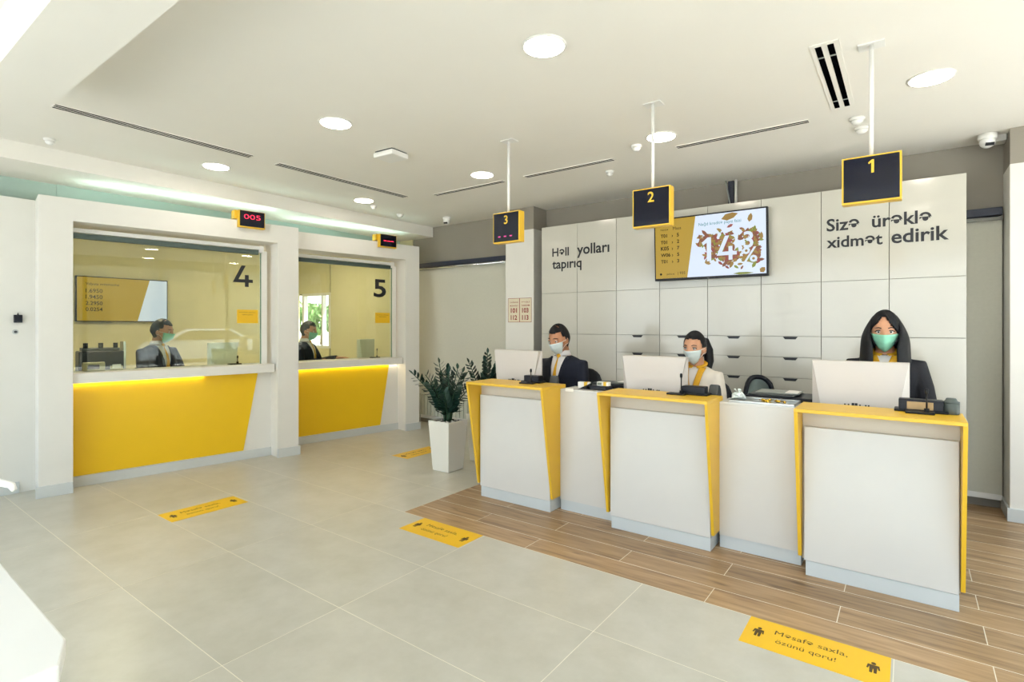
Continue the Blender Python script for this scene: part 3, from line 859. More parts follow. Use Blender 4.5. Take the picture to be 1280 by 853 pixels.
# ------------------------------------------------------------------ floor stickers
def sticker(x, y, rz, label):
    t = thing('floor_sticker', label, 'floor sticker', (x, y, 0), rz, 'yellow keep-your-distance floor stickers')
    obj('vinyl', MB().box(-.293, .293, -.131, .131, 0, .0015), YSTK, t)
    obj('line', flat_on_floor(text_mb('Məsafə saxla,', width=.3, x0=-.165, z0=.022, bold=0, depth=0), .0017), BRONZE, t)
    obj('line', flat_on_floor(text_mb('özünü qoru!', width=.245, x0=-.15, z0=-.052, bold=0, depth=0), .0017), BRONZE, t)
    for sx in (-.232, .232):
        m = MB()
        zz = .0016
        poly = [(-.03, .03), (.03, .03), (.036, -.012), (.027, -.014), (.021, .012), (.019, -.052), (.004, -.052), (.002, -.012), (-.002, -.012), (-.004, -.052), (-.019, -.052), (-.021, .012), (-.027, -.014), (-.036, -.012)]
        m.prism([(sx + p[0] * .7, p[1] * .8) for p in poly], .0015, .0018, 'z')
        m.prism([(sx + .0095 * math.cos(i * PI / 6), .036 + .0105 * math.sin(i * PI / 6)) for i in range(12)], .0015, .0018, 'z')
        obj('pictogram', m, BRONZE, t)
sticker(-.355, 2.812, 0, 'yellow floor sticker lowest in the picture, before the rightmost counter')
sticker(-2.722, 2.812, 0, 'yellow floor sticker at the corner of the wooden planks')
sticker(-4.62, 2.033, PI / 2, 'yellow floor sticker on the tiles before the nearer left booth')
sticker(-4.64, 4.43, PI / 2, 'yellow floor sticker partly hidden behind the white planter')

# ------------------------------------------------------------------ service counters
def counter(x0, x1, label):
    """x0..x1 outer faces of the yellow hood"""
    t = thing('service_counter', label, 'counter', ((x0 + x1) / 2, 3.626, 0), 0, 'yellow hooded service counters')
    W = (x1 - x0) / 2
    obj('body', MB().box(-W + .02, W - .02, .028, .2, .088, .99), BODYG, t)
    obj('front_panel', MB().box(-W + .033, W - .026, -.004, .026, .09, .888), WHITE, t, bevel=.002)
    obj('plinth', MB().box(-W + .04, W - .025, .0, .2, 0, .088), PLINTH, t, bevel=.002)
    obj('hood_top', MB().box(-W, W, -.155, .2, .99, 1.01), YELH, t, bevel=.002)
    side = [(-.155, .99), (.2, .99), (.2, .108), (-.004, .108)]
    for sx in (-1, 1):
        a = -W if sx < 0 else W - .0195
        obj('hood_side', MB().prism(side, a, a + .0195, 'x'), YELH, t, bevel=.002)
    return t
counter(-3.055, -2.275, 'counter with yellow hood under sign 3, next to the planters')
counter(-1.805, -1.025, 'middle counter with yellow hood under sign 2')
counter(-.535, .238, 'counter with yellow hood under sign 1, nearest the right side')
def infill(x0, x1, label):
    t = thing('counter_infill', label, 'counter', ((x0 + x1) / 2, 3.74, 0), 0, 'white infill sections between counters')
    W = (x1 - x0) / 2
    obj('front_panel', MB().box(-W, W, 0, .02, .085, .962), WHITE, t)
    obj('plinth', MB().box(-W, W, .008, .2, 0, .085), PLINTH, t)
    obj('top', MB().box(-W, W, 0, .24, .962, .98), WHITE, t, bevel=.002)
    for sx in (-W, W - .018): obj('side_panel', MB().box(sx, sx + .018, .02, .235, .085, .962), WHITE, t)
infill(-2.274, -1.806, 'plain white counter section carrying the receipt printer')
infill(-1.024, -.536, 'plain white counter section carrying the sweet tray')
DZ = .82
desk_t = thing('staff_desk', 'long white staff desk behind the counters carrying monitors and printers', 'desk', (-1.4, 4.0, 0))
plan = [(-3.05, 3.835), (-2.27, 3.835), (-2.27, 4.12), (-1.81, 4.12), (-1.81, 3.835), (-1.02, 3.835), (-1.02, 4.12), (-.54, 4.12), (-.54, 3.835), (.235, 3.835),
        (.235, 4.17), (-.45, 4.17), (-.45, 4.62), (-1.02, 4.62), (-1.02, 4.17), (-1.82, 4.17), (-1.82, 4.6), (-2.28, 4.6), (-2.28, 4.17), (-3.05, 4.17)]
obj('desk_top', MB().prism([(p[0] + 1.4, p[1] - 4.0) for p in plan], DZ - .03, DZ, 'z'), WHITE, desk_t)
for x in (-3.03, -2.24, -1.85, -1.0, -.49, .2): obj('leg_panel', MB().box(x + 1.4, x + 1.42, .13, .17, 0, DZ - .03), GREYM, desk_t)

# ------------------------------------------------------------------ monitors (their backs face the room)
def monitor(loc, rz, label, W=.257, zt=.448, zb=.16, m=MONW, ports=True, group='white monitors seen from behind'):
    t = thing('monitor', label, 'monitor', loc, rz, group)
    obj('panel', MB().box(-W, W, .012, .03, zb, zt), m, t, bevel=.002)
    b = MB()
    a = W * .8
    vs = [(-W, .012, zt), (W, .012, zt), (W, .012, zb), (-W, .012, zb), (-W + .004, -.02, zt - .004), (W - .004, -.02, zt - .004), (a, -.035, zb + .004), (-a, -.035, zb + .004)]
    b.add(vs, [(4, 7, 6, 5), (0, 4, 5, 1), (1, 5, 6, 2), (2, 6, 7, 3), (3, 7, 4, 0), (0, 1, 2, 3)])
    obj('back_cover', b, m, t)
    obj('screen', MB().box(-W + .012, W - .012, .03, .0315, zb + .02, zt - .012), BLACK, t)
    obj('neck', MB().box(-.05, .05, -.005, .012, .008, zb + .02), STEEL, t, bevel=.003)
    obj('foot', MB().box(-.11, .11, -.08, .08, 0, .01), STEEL, t, bevel=.004)
    if ports:
        p = MB()
        for k, x in enumerate((-.075, -.055, -.035, -.018, 0.005, .035, .05)):
            p.box(x, x + (.014 if k in (2, 3) else .008), -.0375, -.034, zb + .012, zb + .012 + (.016 if k in (2, 3) else .009))
        obj('ports', p, LETTER, t)['kind'] = 'stuff'
    return t
monitor((-.251, 4.0, DZ), 0, 'white monitor back in front of the long haired woman')
monitor((-1.586, 4.0, DZ), 0, 'white monitor back in front of the ponytailed woman', zt=.436)
monitor((-2.895, 4.0, DZ), math.radians(-6), 'white monitor back in front of the man in the navy suit', W=.275)

# ------------------------------------------------------------------ counter items
def microphone(loc, rz, label, h=.13):
    t = thing('desk_microphone', label, 'microphone', loc, rz, 'black gooseneck desk microphones')
    obj('base', MB().box(-.065, .065, -.035, .035, 0, .012), BLACK, t, bevel=.004)
    obj('stem', MB().tube([(.03, 0, .012), (.03, 0, h * .6), (.03, -.003, h - .03)], .0042, 8), BLACK, t, smooth=True)
    obj('capsule', MB().lathe([(.004, 0), (.0085, .006), (.009, .024), (.005, .032)], 12, M=Matrix.Translation((.03, -.003, h - .032))), BLACK, t, smooth=True)
    obj('stem_socket', MB().cyl((.03, 0), .012, .012, .03, 12), BLACK, t)
microphone((-2.545, 3.665, 1.01), .2, 'black gooseneck microphone on the counter beside the planters', .125)
microphone((-1.30, 3.70, 1.01), 0, 'black gooseneck microphone on the middle counter, before the ponytailed woman', .15)
microphone((.05, 3.69, 1.01), 0, 'black gooseneck microphone on the rightmost counter, before the wooden plate', .14)
def display_box(loc, rz, label, plate=False, W=.1, H=.07):
    t = thing('display_box', label, 'device', loc, rz, 'low black boxes beside the microphones')
    obj('box_body', MB().box(-W, W, -.04, .04, .0, H), NAVYB, t, bevel=.006)
    obj('base', MB().box(-W - .02, W + .02, -.055, .05, 0, .014), BLACK, t, bevel=.004)
    if plate: obj('name_plate', MB().box(-W * .62, W * .55, -.043, -.04, .016, H - .012), mat('wood_plate', '#a98b5e', .5, var=.1, scale=30), t)
display_box((-2.56, 3.775, 1.01), 0, 'low dark box on the counter before the man in the navy suit', W=.075, H=.06)
display_box((-1.20, 3.775, 1.01), 0, 'low dark box on the middle counter before the ponytailed woman', W=.08, H=.06)
display_box((.055, 3.775, 1.01), 0, 'low black box with a wooden plate on the rightmost counter', True)
def handset(loc, rz, label):
    t = thing('desk_phone', label, 'phone', loc, rz, 'dark phones standing at the right of the counters')
    prof = [(-.05, 0), (.06, 0), (.035, .13), (.015, .16), (-.015, .16), (-.045, .1)]
    obj('phone_body', MB().prism(prof, -.035, .035, 'x'), DGREY, t, bevel=.012)
    obj('cradle', MB().box(-.05, .05, -.06, .07, 0, .02), BLACK, t, bevel=.005)
handset((-2.43, 3.90, .905), .3, 'dark grey rounded phone standing before the man in the navy suit')
handset((-1.10, 3.90, .915), -.1, 'dark grey rounded phone standing before the ponytailed woman')
for x, lb in ((-2.43, 'black riser under the phone of the man in the navy suit'), (-1.10, 'black riser under the phone of the ponytailed woman')):
    t = thing('riser', lb, 'shelf', (x, 3.92, DZ))
    z_ = .085 if x < -2 else .095
    obj('riser_top', MB().box(-.07, .07, -.075, .09, z_ - .015, z_), BLACK, t)
    for sx in (-.07, .06): obj('riser_side', MB().box(sx, sx + .01, -.075, .09, 0, z_ - .015), BLACK, t)
t = thing('cup', 'dark grey lidded cup at the right end of counter 1', 'cup', (.187, 3.765, 1.01))
obj('cup_body', MB().lathe([(.034, 0), (.036, .004), (.037, .06), (.035, .064)], 24), mat('cup_dark_green', '#3d4643', .45), t, smooth=True)
obj('lid', MB().lathe([(.0375, .06), (.0375, .068), (.028, .072), (.022, .085), (.02, .087)], 24), mat('cup_lid', '#474f4b', .4), t, smooth=True)
# infill between counters 3 and 2
t = thing('receipt_printer', 'small dark receipt printer with a curl of white paper between counters 3 and 2', 'printer', (-2.06, 3.86, .98))
obj('printer_body', MB().box(-.02, .16, -.05, .07, 0, .035), NAVYB, t, bevel=.008)
obj('feed_arm', MB().prism([(-.09, 0), (.02, .0), (.02, .05)], -.05, -.02, 'y'), BLACK, t)
pp = MB()
prev = None
arc = [(-.19 + .10 * k / 8, -.085 - .012 * math.sin(k * PI / 8), -.018 + .03 * math.sin(k * PI / 16)) for k in range(9)]
vs = []; fs = []
for k, a in enumerate([(-.10, .0), (-.112, .004), (-.122, .006), (-.13, .003), (-.133, -.008), (-.134, -.02)]):
    vs += [(-.16, a[0], a[1] + .004), (-.085, a[0], a[1] + .004)]
    if k: fs.append((2 * k - 2, 2 * k - 1, 2 * k + 1, 2 * k))
pm = MB().add(vs, fs)
po = obj('paper', pm, PAPER, t)
so = po.modifiers.new('thick', 'SOLIDIFY'); so.thickness = .001
def tape_box(x, y, rz, label):
    t = thing('label_box', label, 'box', (x, y, 1.0155), rz, 'small yellow and white boxes on the receipt printer')
    obj('box_body', MB().box(-.05, .05, -.022, .022, 0, .03), PAPER, t, bevel=.002)
    obj('yellow_band', MB().box(.005, .03, -.0225, .0225, -.0002, .0304), YSTK, t)
    obj('end_label', MB().box(-.046, -.01, -.0226, -.0225, .005, .025), mat('grey_print', '#7c8373', .6), t)
tape_box(-1.945, 3.86, .05, 'small yellow and white box on the printer, right one')
t = thing('label_box', 'small yellow and white box behind the receipt printer arm, left one', 'box', (-2.14, 3.9, .98), .05, 'small yellow and white boxes on the receipt printer')
obj('box_body', MB().box(-.05, .05, -.022, .022, 0, .05), PAPER, t, bevel=.002)
obj('yellow_band', MB().box(.005, .035, -.0225, .0225, -.0002, .0504), YSTK, t)
def printer(x, y, W, D, H, label, tray):
    t = thing('desk_printer', label, 'printer', (x, y, DZ))
    obj('printer_body', MB().box(-W, W, -D, D, 0, H), NAVYB, t, bevel=.012)
    obj('top_cover', MB().prism([(-W * .9, -D * .9), (W * .4, -D * .9), (W * .4, D * .5), (-W * .9, D * .5)], H, H + .012, 'z'), DGREY, t, bevel=.004)
    tr = obj('paper_tray', MB().box(-W * tray, W * .5, -D * .5, D * .7, H + .012, H + .02), GREYM, t, bevel=.003)
    obj('sheet', MB().box(W * .1, W * .45, -D * .4, D * .6, H + .02, H + .023), PAPER, t)
    obj('output_slot', MB().box(-W * .8, W * .8, -D - .002, -D + .01, H * .55, H * .65), BLACK, t)
printer(-2.04, 4.33, .2, .16, .165, 'black desk printer between the navy suit clerk and the ponytailed clerk', .1)
printer(-.74, 4.36, .23, .18, .165, 'wide black desk printer with grey tray between the two women', .75)
# tray of wrapped sweets
t = thing('sweet_tray', 'shallow steel tray on the white section between counters 2 and 1', 'tray', (-.77, 3.862, .98))
tm = MB().prism([(-.2, -.12), (.2, -.12), (.2, .12), (-.2, .12)], 0, .004, 'z')
obj('tray_base', tm, STEEL, t)
tr = MB()
for q in ((-.2, .2, -.12, -.112), (-.2, .2, .112, .12), (-.2, -.192, -.12, .12), (.192, .2, -.12, .12)): tr.box(q[0], q[1], q[2], q[3], .004, .018)
obj('tray_rim', tr, STEEL, t, bevel=.003)
rnd = random.Random(3)
GOLD = mat('gold_wrapper', '#d9ae35', .25, .7, var=.1, scale=40)
def sweet(x, y, z, rz, m_, label, grp, s=1.0):
    t = thing('wrapped_sweet', label, 'sweet', (x, y, z), rz, grp)
    obj('sweet_body', MB().sphere((0, 0, .009 * s), (.014 * s, .009 * s, .009 * s), 10, 6), m_, t, smooth=True)
    tw = MB()
    for sx in (-1, 1):
        tw.add([(sx * .012 * s, 0, .009 * s), (sx * .024 * s, -.009 * s, .012 * s), (sx * .026 * s, 0, .006 * s), (sx * .024 * s, .009 * s, .012 * s)], [(0, 1, 2), (0, 2, 3)])
    o = obj('wrapper_end', tw, m_, t)
    o.modifiers.new('thick', 'SOLIDIFY').thickness = .0008
for k in range(9):
    sweet(-.77 + rnd.uniform(-.02, .15), 3.86 + rnd.uniform(-.07, .07), .984, rnd.uniform(0, 3), GOLD, 'gold wrapped sweet lying loose in the steel tray', 'gold sweets in the steel tray')
CLEARW = mat('cellophane', '#dfe6e2', .15, var=.05)
t = thing('cellophane_bag', 'crumpled clear cellophane bag at the left end of the sweet tray', 'bag', (-.935, 3.87, .985))
bm_ = MB()
pts = []
for k in range(46):
    d = Vector((rnd.gauss(0, 1), rnd.gauss(0, 1), abs(rnd.gauss(0, .9)))).normalized()
    pts.append(d * rnd.uniform(.6, 1.0))
b_ = bmesh.new()
for p in pts: b_.verts.new((p.x * .055, p.y * .055, max(p.z, 0) * .06))
bmesh.ops.convex_hull(b_, input=b_.verts)
bmesh.ops.triangulate(b_, faces=b_.faces)
bmesh.ops.subdivide_edges(b_, edges=b_.edges, cuts=1)
for v in b_.verts: v.co += Vector((rnd.gauss(0, .004), rnd.gauss(0, .004), abs(rnd.gauss(0, .004))))
me = bpy.data.meshes.new('bag'); b_.to_mesh(me); b_.free(); me.materials.append(CLEARW)
obj('bag_body', me, CLEARW, t)
nk = MB()
for k in range(5):
    a = k * 1.25
    nk.add([(0, 0, .045), (.03 * math.cos(a), .03 * math.sin(a), .075), (.03 * math.cos(a + .7), .03 * math.sin(a + .7), .072)], [(0, 1, 2)])
no = obj('bag_neck', nk, CLEARW, t); no.modifiers.new('thick', 'SOLIDIFY').thickness = .001

# ------------------------------------------------------------------ office chairs
def chair(x, y, rz, sz, label, back_h=.48, mesh_back=False, bw_=.22):
    t = thing('office_chair', label, 'chair', (x, y, 0), rz, 'dark office chairs behind the counters')
    FAB = mat('chair_fabric', '#20242c', .85, var=.1, scale=60)
    obj('seat', MB().prism([(-.23, -.22), (.23, -.22), (.24, .2), (-.24, .2)], sz - .07, sz - .005, 'z'), FAB, t, bevel=.025)
    b = MB()
    n = 9; vs = []; fs = []
    prof = []
    for i in range(n + 1):
        u = -1 + 2 * i / n
        for j in range(9):
            v = j / 8
            wd = bw_ * (1 - .22 * v ** 3) * (.9 + .1 * math.sin(v * PI))
            zz = sz + .1 + back_h * v - .06 * (abs(u) ** 3) * v
            yy = .235 - .05 * (abs(u) ** 2) + .06 * v
            prof.append((wd * u, yy, zz))
    if mesh_back:
        fr = [prof[i * 9 + j] for i, j in [(0, j) for j in range(9)] + [(i, 8) for i in range(1, n + 1)] + [(n, j) for j in range(7, -1, -1)] + [(i, 0) for i in range(n - 1, -1, -1)]]
        fm = MB().tube(fr, .022, 8)
        obj('back_frame', fm, NAVYB, t, smooth=True)
        fs = [(i * 9 + j, i * 9 + j + 1, (i + 1) * 9 + j + 1, (i + 1) * 9 + j) for i in range(n) for j in range(8)]
        o = obj('backrest', MB().add(prof, fs), mat('chair_mesh_grey', '#6d7a78', .8), t, smooth=True)
        o.modifiers.new('thick', 'SOLIDIFY').thickness = .006
    else:
        fs = [(i * 9 + j, i * 9 + j + 1, (i + 1) * 9 + j + 1, (i + 1) * 9 + j) for i in range(n) for j in range(8)]
        o = obj('backrest', MB().add(prof, fs), FAB, t, smooth=True)
        s_ = o.modifiers.new('thick', 'SOLIDIFY'); s_.thickness = .04; s_.offset = 0
        bv = o.modifiers.new('bevel', 'BEVEL'); bv.width = .014; bv.segments = 2; bv.limit_method = 'ANGLE'
    obj('back_support', MB().tube([(0, .1, sz - .06), (0, .27, sz - .04), (0, .295, sz + .12), (0, .3, sz + .3)], [(.03, .012)] * 4, 8), BLACK, t, smooth=True)
    obj('gas_column', MB().tube([(0, 0, .1), (0, 0, sz - .07)], .027, 12), BLACK, t, smooth=True)
    st = MB()
    for k in range(5):
        a = k * 2 * PI / 5 + .3
        st.tube([(0, 0, .11), (.28 * math.cos(a), .28 * math.sin(a), .075)], [.025, .016], 8)
    obj('star_base', st, BLACK, t, smooth=True)
    for k in range(5):
        a = k * 2 * PI / 5 + .3
        M = Matrix.Translation((.28 * math.cos(a), .28 * math.sin(a), .03)) @ Matrix.Rotation(a, 4, 'Z') @ Matrix.Rotation(PI / 2, 4, 'X')
        obj('caster', MB().cyl((0, 0), .03, -.02, .02, 14, M=M), BLACK, t)

# ------------------------------------------------------------------ people
def remeshed(mb, voxel, m, name, smooth_it=2):
    me = mb.mesh(name)
    o = bpy.data.objects.new(name, me); COL.objects.link(o)
    r_ = o.modifiers.new('remesh', 'REMESH'); r_.mode = 'VOXEL'; r_.voxel_size = voxel
    if smooth_it:
        s_ = o.modifiers.new('smooth', 'SMOOTH'); s_.iterations = smooth_it; s_.factor = .5
    dg = bpy.context.evaluated_depsgraph_get()
    out = bpy.data.meshes.new_from_object(o.evaluated_get(dg))
    bpy.data.objects.remove(o); bpy.data.meshes.remove(me)
    for p in out.polygons: p.use_smooth = True
    out.materials.clear(); out.materials.append(m)
    return out

def headfn(d, k=1.0, fem=False):
    x, y, z = d.x, d.y, d.z
    a, b, c = .0745, .097, .122
    px, py, pz = a * x, b * y, c * z
    if z < 0:
        q = -z
        px *= 1 - (.40 if fem else .34) * q ** 1.7
        if y < 0: py *= 1 - .10 * q
        else: py *= 1 - .5 * q
    if y > 0 and z > -.2: py *= 1.05
    f = max(0, -y)
    if k == 1.0:
        py -= .024 * math.exp(-(x / .17) ** 2 - ((z + .25) / .17) ** 2) * f         # nose
        py -= .008 * math.exp(-(x / .13) ** 2 - ((z + .02) / .2) ** 2) * f          # bridge
        for sx in (-.42, .42):
            py += .010 * math.exp(-((x - sx) / .2) ** 2 - ((z - .03) / .13) ** 2) * f   # eye sockets
        py -= .005 * math.exp(-(x / .28) ** 2 - ((z + .57) / .09) ** 2) * f         # lips
        py -= .008 * math.exp(-(x / .3) ** 2 - ((z + .92) / .16) ** 2) * f          # chin
        py -= .004 * math.exp(-((z - .2) / .1) ** 2) * f * (abs(x) < .75)            # brow
    return Vector((px * k, py * k, pz * k))

TORSO = [(0.0, .165, .125, .0), (.08, .178, .13, 0), (.2, .155, .112, 0), (.32, .165, .118, 0), (.43, .178, .118, .0), (.5, .182, .105, .005), (.545, .165, .085, .01), (.575, .11, .068, .014), (.595, .066, .06, .012)]
def torso_at(z, wide, grow):
    for k in range(len(TORSO) - 1):
        z0, a0, b0, c0 = TORSO[k]; z1, a1, b1, c1 = TORSO[k + 1]
        if z <= z1:
            f = max(0, min(1, (z - z0) / (z1 - z0)))
            return ((a0 + (a1 - a0) * f) * wide + grow, (b0 + (b1 - b0) * f) + grow, c0 + (c1 - c0) * f)
    return (TORSO[-1][1] * wide + grow, TORSO[-1][2] + grow, TORSO[-1][3])

def hand(mb, wrist, d, up, side):
    """five separate fingers, slightly curled; side +1: thumb toward local +side vector"""
    wrist = Vector(wrist); d = Vector(d).normalized(); up = Vector(up).normalized()
    s = d.cross(up).normalized() * side
    mb.tube([wrist - d * .02, wrist, wrist + d * .03, wrist + d * .075, wrist + d * .092], [(.024, .018), (.026, .018), (.036, .017), (.041, .015), (.036, .011)], 12, up=up)
    for k, (o_, L, sp) in enumerate(((.031, .066, .12), (.0105, .074, .03), (-.0105, .069, -.05), (-.031, .055, -.14))):
        b0 = wrist + d * .082 + s * o_
        dd = (d + s * sp).normalized()
        p1 = b0 + dd * L * .45 - up * .004
        p2 = p1 + (dd - up * .45).normalized() * L * .32
        p3 = p2 + (dd - up * .9).normalized() * L * .25
        mb.tube([b0 - dd * .012, b0, p1, p2, p3], [.0088, .0088, .0082, .0075, .006], 8, up=up)
    b0 = wrist + d * .028 + s * .034 - up * .004
    t1 = (d * .7 + s * .75 - up * .2).normalized()
    p1 = b0 + t1 * .034; p2 = p1 + (d * .9 + s * .3 - up * .25).normalized() * .028
    mb.tube([b0 - t1 * .02, b0, p1, p2], [.012, .0115, .0098, .0075], 8, up=up)

def person(loc, rz, seat, label, skin, jacket, hair, mask, s=1.04, fem=False, yaw=0, pitch=0, neckwear='tie', hands=((-.13, -.36, .27), (.13, -.36, .27)), wide=1.0, lean=0.0, trousers=None):
    t = thing('person', label, 'person', loc, rz)
    S = Matrix.Translation((0, 0, seat)) @ Matrix.Scale(s, 4)
    L_ = Matrix.Rotation(lean, 4, 'X')
    S = S @ L_
    Hp = Matrix.Translation((0, -.008, .622)) @ Euler((pitch, 0, yaw)).to_matrix().to_4x4() @ Matrix.Translation((0, -.02, .128)) @ Matrix.Scale(1.09, 4)
    HM = S @ Hp
    # ---- body: one continuous surface
    b = MB()
    b.loft([(0, c, z, a * wide, bb) for z, a, bb, c in TORSO] + [(0, .008, .62, .056, .058), (0, .0, .66, .054, .058), (0, -.004, .70, .05, .055)], 24, M=S)
    b.sphere((0, 0, 0), 1, 36, 26, M=HM, fn=lambda d: headfn(d, 1.0, fem))
    for sx in (-1, 1):
        b.sphere((sx * .074, .006, -.012), (.011, .02, .031), 10, 8, M=HM)
    shr = .168 * wide
    arms = []
    for i, sx in enumerate((-1, 1)):
        hx, hy, hz = hands[i]
        sh = Vector((sx * shr, .008, .505)); wr = Vector((hx, hy, hz))
        mid = (sh + wr) / 2
        el = Vector((sx * (shr + .05), mid.y * .55 + .02, mid.z - .12))
        arms.append((sh, el, wr))
        b.tube([sh - Vector((sx * .03, 0, .0)), sh, (sh + el) / 2, el, (el * .45 + wr * .55), wr], [.05, .05, .043, .037, .034, .024], 12, M=S)
        d = (wr - el).normalized(); d.z *= .3
        hb = MB(); hand(hb, wr, d, (0, 0, 1), -sx); b.add(hb.v, hb.f, S)
        hip = Vector((sx * .085, -.01, .07)); kn = Vector((sx * .11, -.40, .075)); an = Vector((sx * .11, -.34, -seat / s * .82)); 
        b.tube([hip, (hip + kn) / 2, kn], [.085, .074, .057], 12, M=S)
        b.tube([kn, kn * .6 + an * .4, an], [.056, .053, .036], 12, M=S)
    obj('body', remeshed(b, .0062, skin, 'body'), skin, t)
    # ---- trousers and shoes
    tr = MB(); shoe = MB()
    tr.loft([(0, 0, -.01, .17 * wide, .135), (0, 0, .05, .19 * wide, .145), (0, 0, .13, .18 * wide, .135)], 20, M=S)
    for sx in (-1, 1):
        hip = Vector((sx * .085, -.01, .07)); kn = Vector((sx * .11, -.40, .075)); an = Vector((sx * .11, -.34, -seat / s * .82))
        tr.tube([hip, (hip + kn) / 2, kn + Vector((0, .01, 0)), kn + Vector((0, -.02, -.03)), kn * .6 + an * .4, an], [.094, .083, .068, .066, .062, .05], 14, M=S)
        shoe.tube([an + Vector((0, .05, -.04)), an + Vector((0, 0, -.03)), an + Vector((0, -.1, -.055)), an + Vector((0, -.18, -.065))], [(.03, .03), (.042, .045), (.043, .03), (.03, .018)], 12, M=S)
    obj('trousers', tr, trousers or jacket, t, smooth=True)
    obj('shoes', shoe, BLACK, t, smooth=True)
    # ---- jacket
    j = MB()
    G = .016
    j.loft([(0, c, z, a * wide + G, bb + G) for z, a, bb, c in TORSO[1:-1]] + [(0, .014, .597, .08, .072)], 28, M=S)
    for sh, el, wr in arms:
        end = el * .12 + wr * .88
        j.tube([sh - Vector((math.copysign(.04, sh.x), 0, -.005)), sh + Vector((0, 0, .004)), (sh + el) / 2, el, (el * .5 + wr * .5), end], [.06, .066, .06, .054, .05, .042], 14, M=S)
    obj('jacket', remeshed(j, .009, jacket, 'jacket', 3), jacket, t)
    # ---- patches that follow the chest
    def patch(name, m_, xl, xr, z0, z1, off, nx=6, nz=10, thick=.004):
        vs = []; fs = []
        for k in range(nz + 1):
            z = z0 + (z1 - z0) * k / nz
            A, B, c = torso_at(z, wide, G + off)
            xa, xb = xl(z), xr(z)
            for i in range(nx + 1):
                x = xa + (xb - xa) * i / nx
                y = c - B * math.sqrt(max(.02, 1 - (x / A) ** 2))
                vs.append((x, y, z))
        for k in range(nz):
            for i in range(nx):
                p = k * (nx + 1) + i
                fs.append((p, p + 1, p + nx + 2, p + nx + 1))
        o = obj(name, MB().add(vs, fs, S), m_, t, smooth=True)
        q = o.modifiers.new('thick', 'SOLIDIFY'); q.thickness = thick; q.offset = 1
        return o
    zb, zt = .27, .592
    w_ = lambda z: .008 + .062 * max(0, (z - zb) / (zt - zb)) ** .9
    if neckwear in ('tie', 'scarf'):
        patch('shirt_front', SHIRT, lambda z: -w_(z), lambda z: w_(z), zb, zt, .004)
        for sx in (-1, 1):
            patch('lapel', jacket, (lambda z: -w_(z) - .034 * min(1, (z - zb) / .12) if True else 0) if sx < 0 else (lambda z: w_(z) - .004),
                  (lambda z: -w_(z) + .004) if sx < 0 else (lambda z: w_(z) + .034 * min(1, (z - zb) / .12)), zb, zt - .004, .007)
    if neckwear == 'tie':
        tie = patch('tie', TIE, lambda z: -.03 + .028 * max(0, (z - .27) / .33) - (0.0), lambda z: .03 - .028 * max(0, (z - .27) / .33), zb - .0, .585, .011, 4, 10)
        kn = MB().sphere((0, -.072, .598), (.02, .016, .019), 10, 8, M=S)
        obj('tie_knot', kn, TIE, t, smooth=True)
        col = MB()
        for sx in (-1, 1):
            vs = []
            for k in range(7):
                g = -PI / 2 + sx * (.12 + k * .42)
                for zz, rr in ((.645, .060), (.6, .074 + (.012 if k == 0 else 0))):
                    vs.append((rr * math.cos(g), .006 + rr * 1.03 * math.sin(g), zz - (.02 if (k == 0 and zz < .62) else 0)))
            col.add(vs, [(2 * k, 2 * k + 1, 2 * k + 3, 2 * k + 2) for k in range(6)], S)
        co = obj('collar', col, SHIRT, t, smooth=True); co.modifiers.new('thick', 'SOLIDIFY').thickness = .004
    elif neckwear in ('scarf', 'scarf_v'):
        ring = []
        for k in range(17):
            g = -PI / 2 + .25 + k * (2 * PI - .5) / 16
            ring.append((.066 * math.cos(g), .008 + .066 * math.sin(g), .612 + .02 * math.sin(g)))
        obj('scarf', MB().tube(ring, [(.02, .013)] * 17, 8, M=S), TIE, t, smooth=True)
        for sx in (-1, 1):
            dn = .3 if neckwear == 'scarf_v' else .44
            f = lambda z: .005 + .06 * max(0, (z - dn) / (.6 - dn))
            patch('scarf_end', TIE, (lambda z: -f(z) - .024) if sx < 0 else (lambda z: f(z) - .022), (lambda z: -f(z) + .022) if sx < 0 else (lambda z: f(z) + .024), dn, .59, .012, 4, 8, .008)
        if neckwear == 'scarf_v':
            patch('shirt_front', SHIRT, lambda z: -.05 * (z - .36) / .23, lambda z: .05 * (z - .36) / .23, .37, .585, .005)
    # ---- face
    for sx in (-1, 1):
        ex = sx * .031
        e = obj('eye', MB().sphere((ex, -.0775, .004), .0125, 12, 8, M=HM), EYEW, t, smooth=True)
        obj('iris', MB().sphere((ex, -.0865, .003), (.0062, .0045, .0062), 10, 6, M=HM), IRIS, e, smooth=True)
        lid = MB().tube([(ex - .018, -.0765, .004), (ex - .008, -.087, .0115), (ex + .006, -.0885, .012), (ex + .018, -.078, .006)], .003, 6, M=HM)
        obj('eyelid', lid, HAIRB if fem else skin, e, smooth=True)
        br = MB().tube([(ex - sx * .018, -.0905, .024), (ex, -.0925, .0305), (ex + sx * .02, -.078, .026)], [(.004, .003), (.0048, .003), (.0025, .002)], 6, M=HM)
        obj('eyebrow', br, hair[0], t, smooth=True)
    # ---- mask with pleats and ear loops
    vs = []; fs = []
    nu, nv = 14, 12
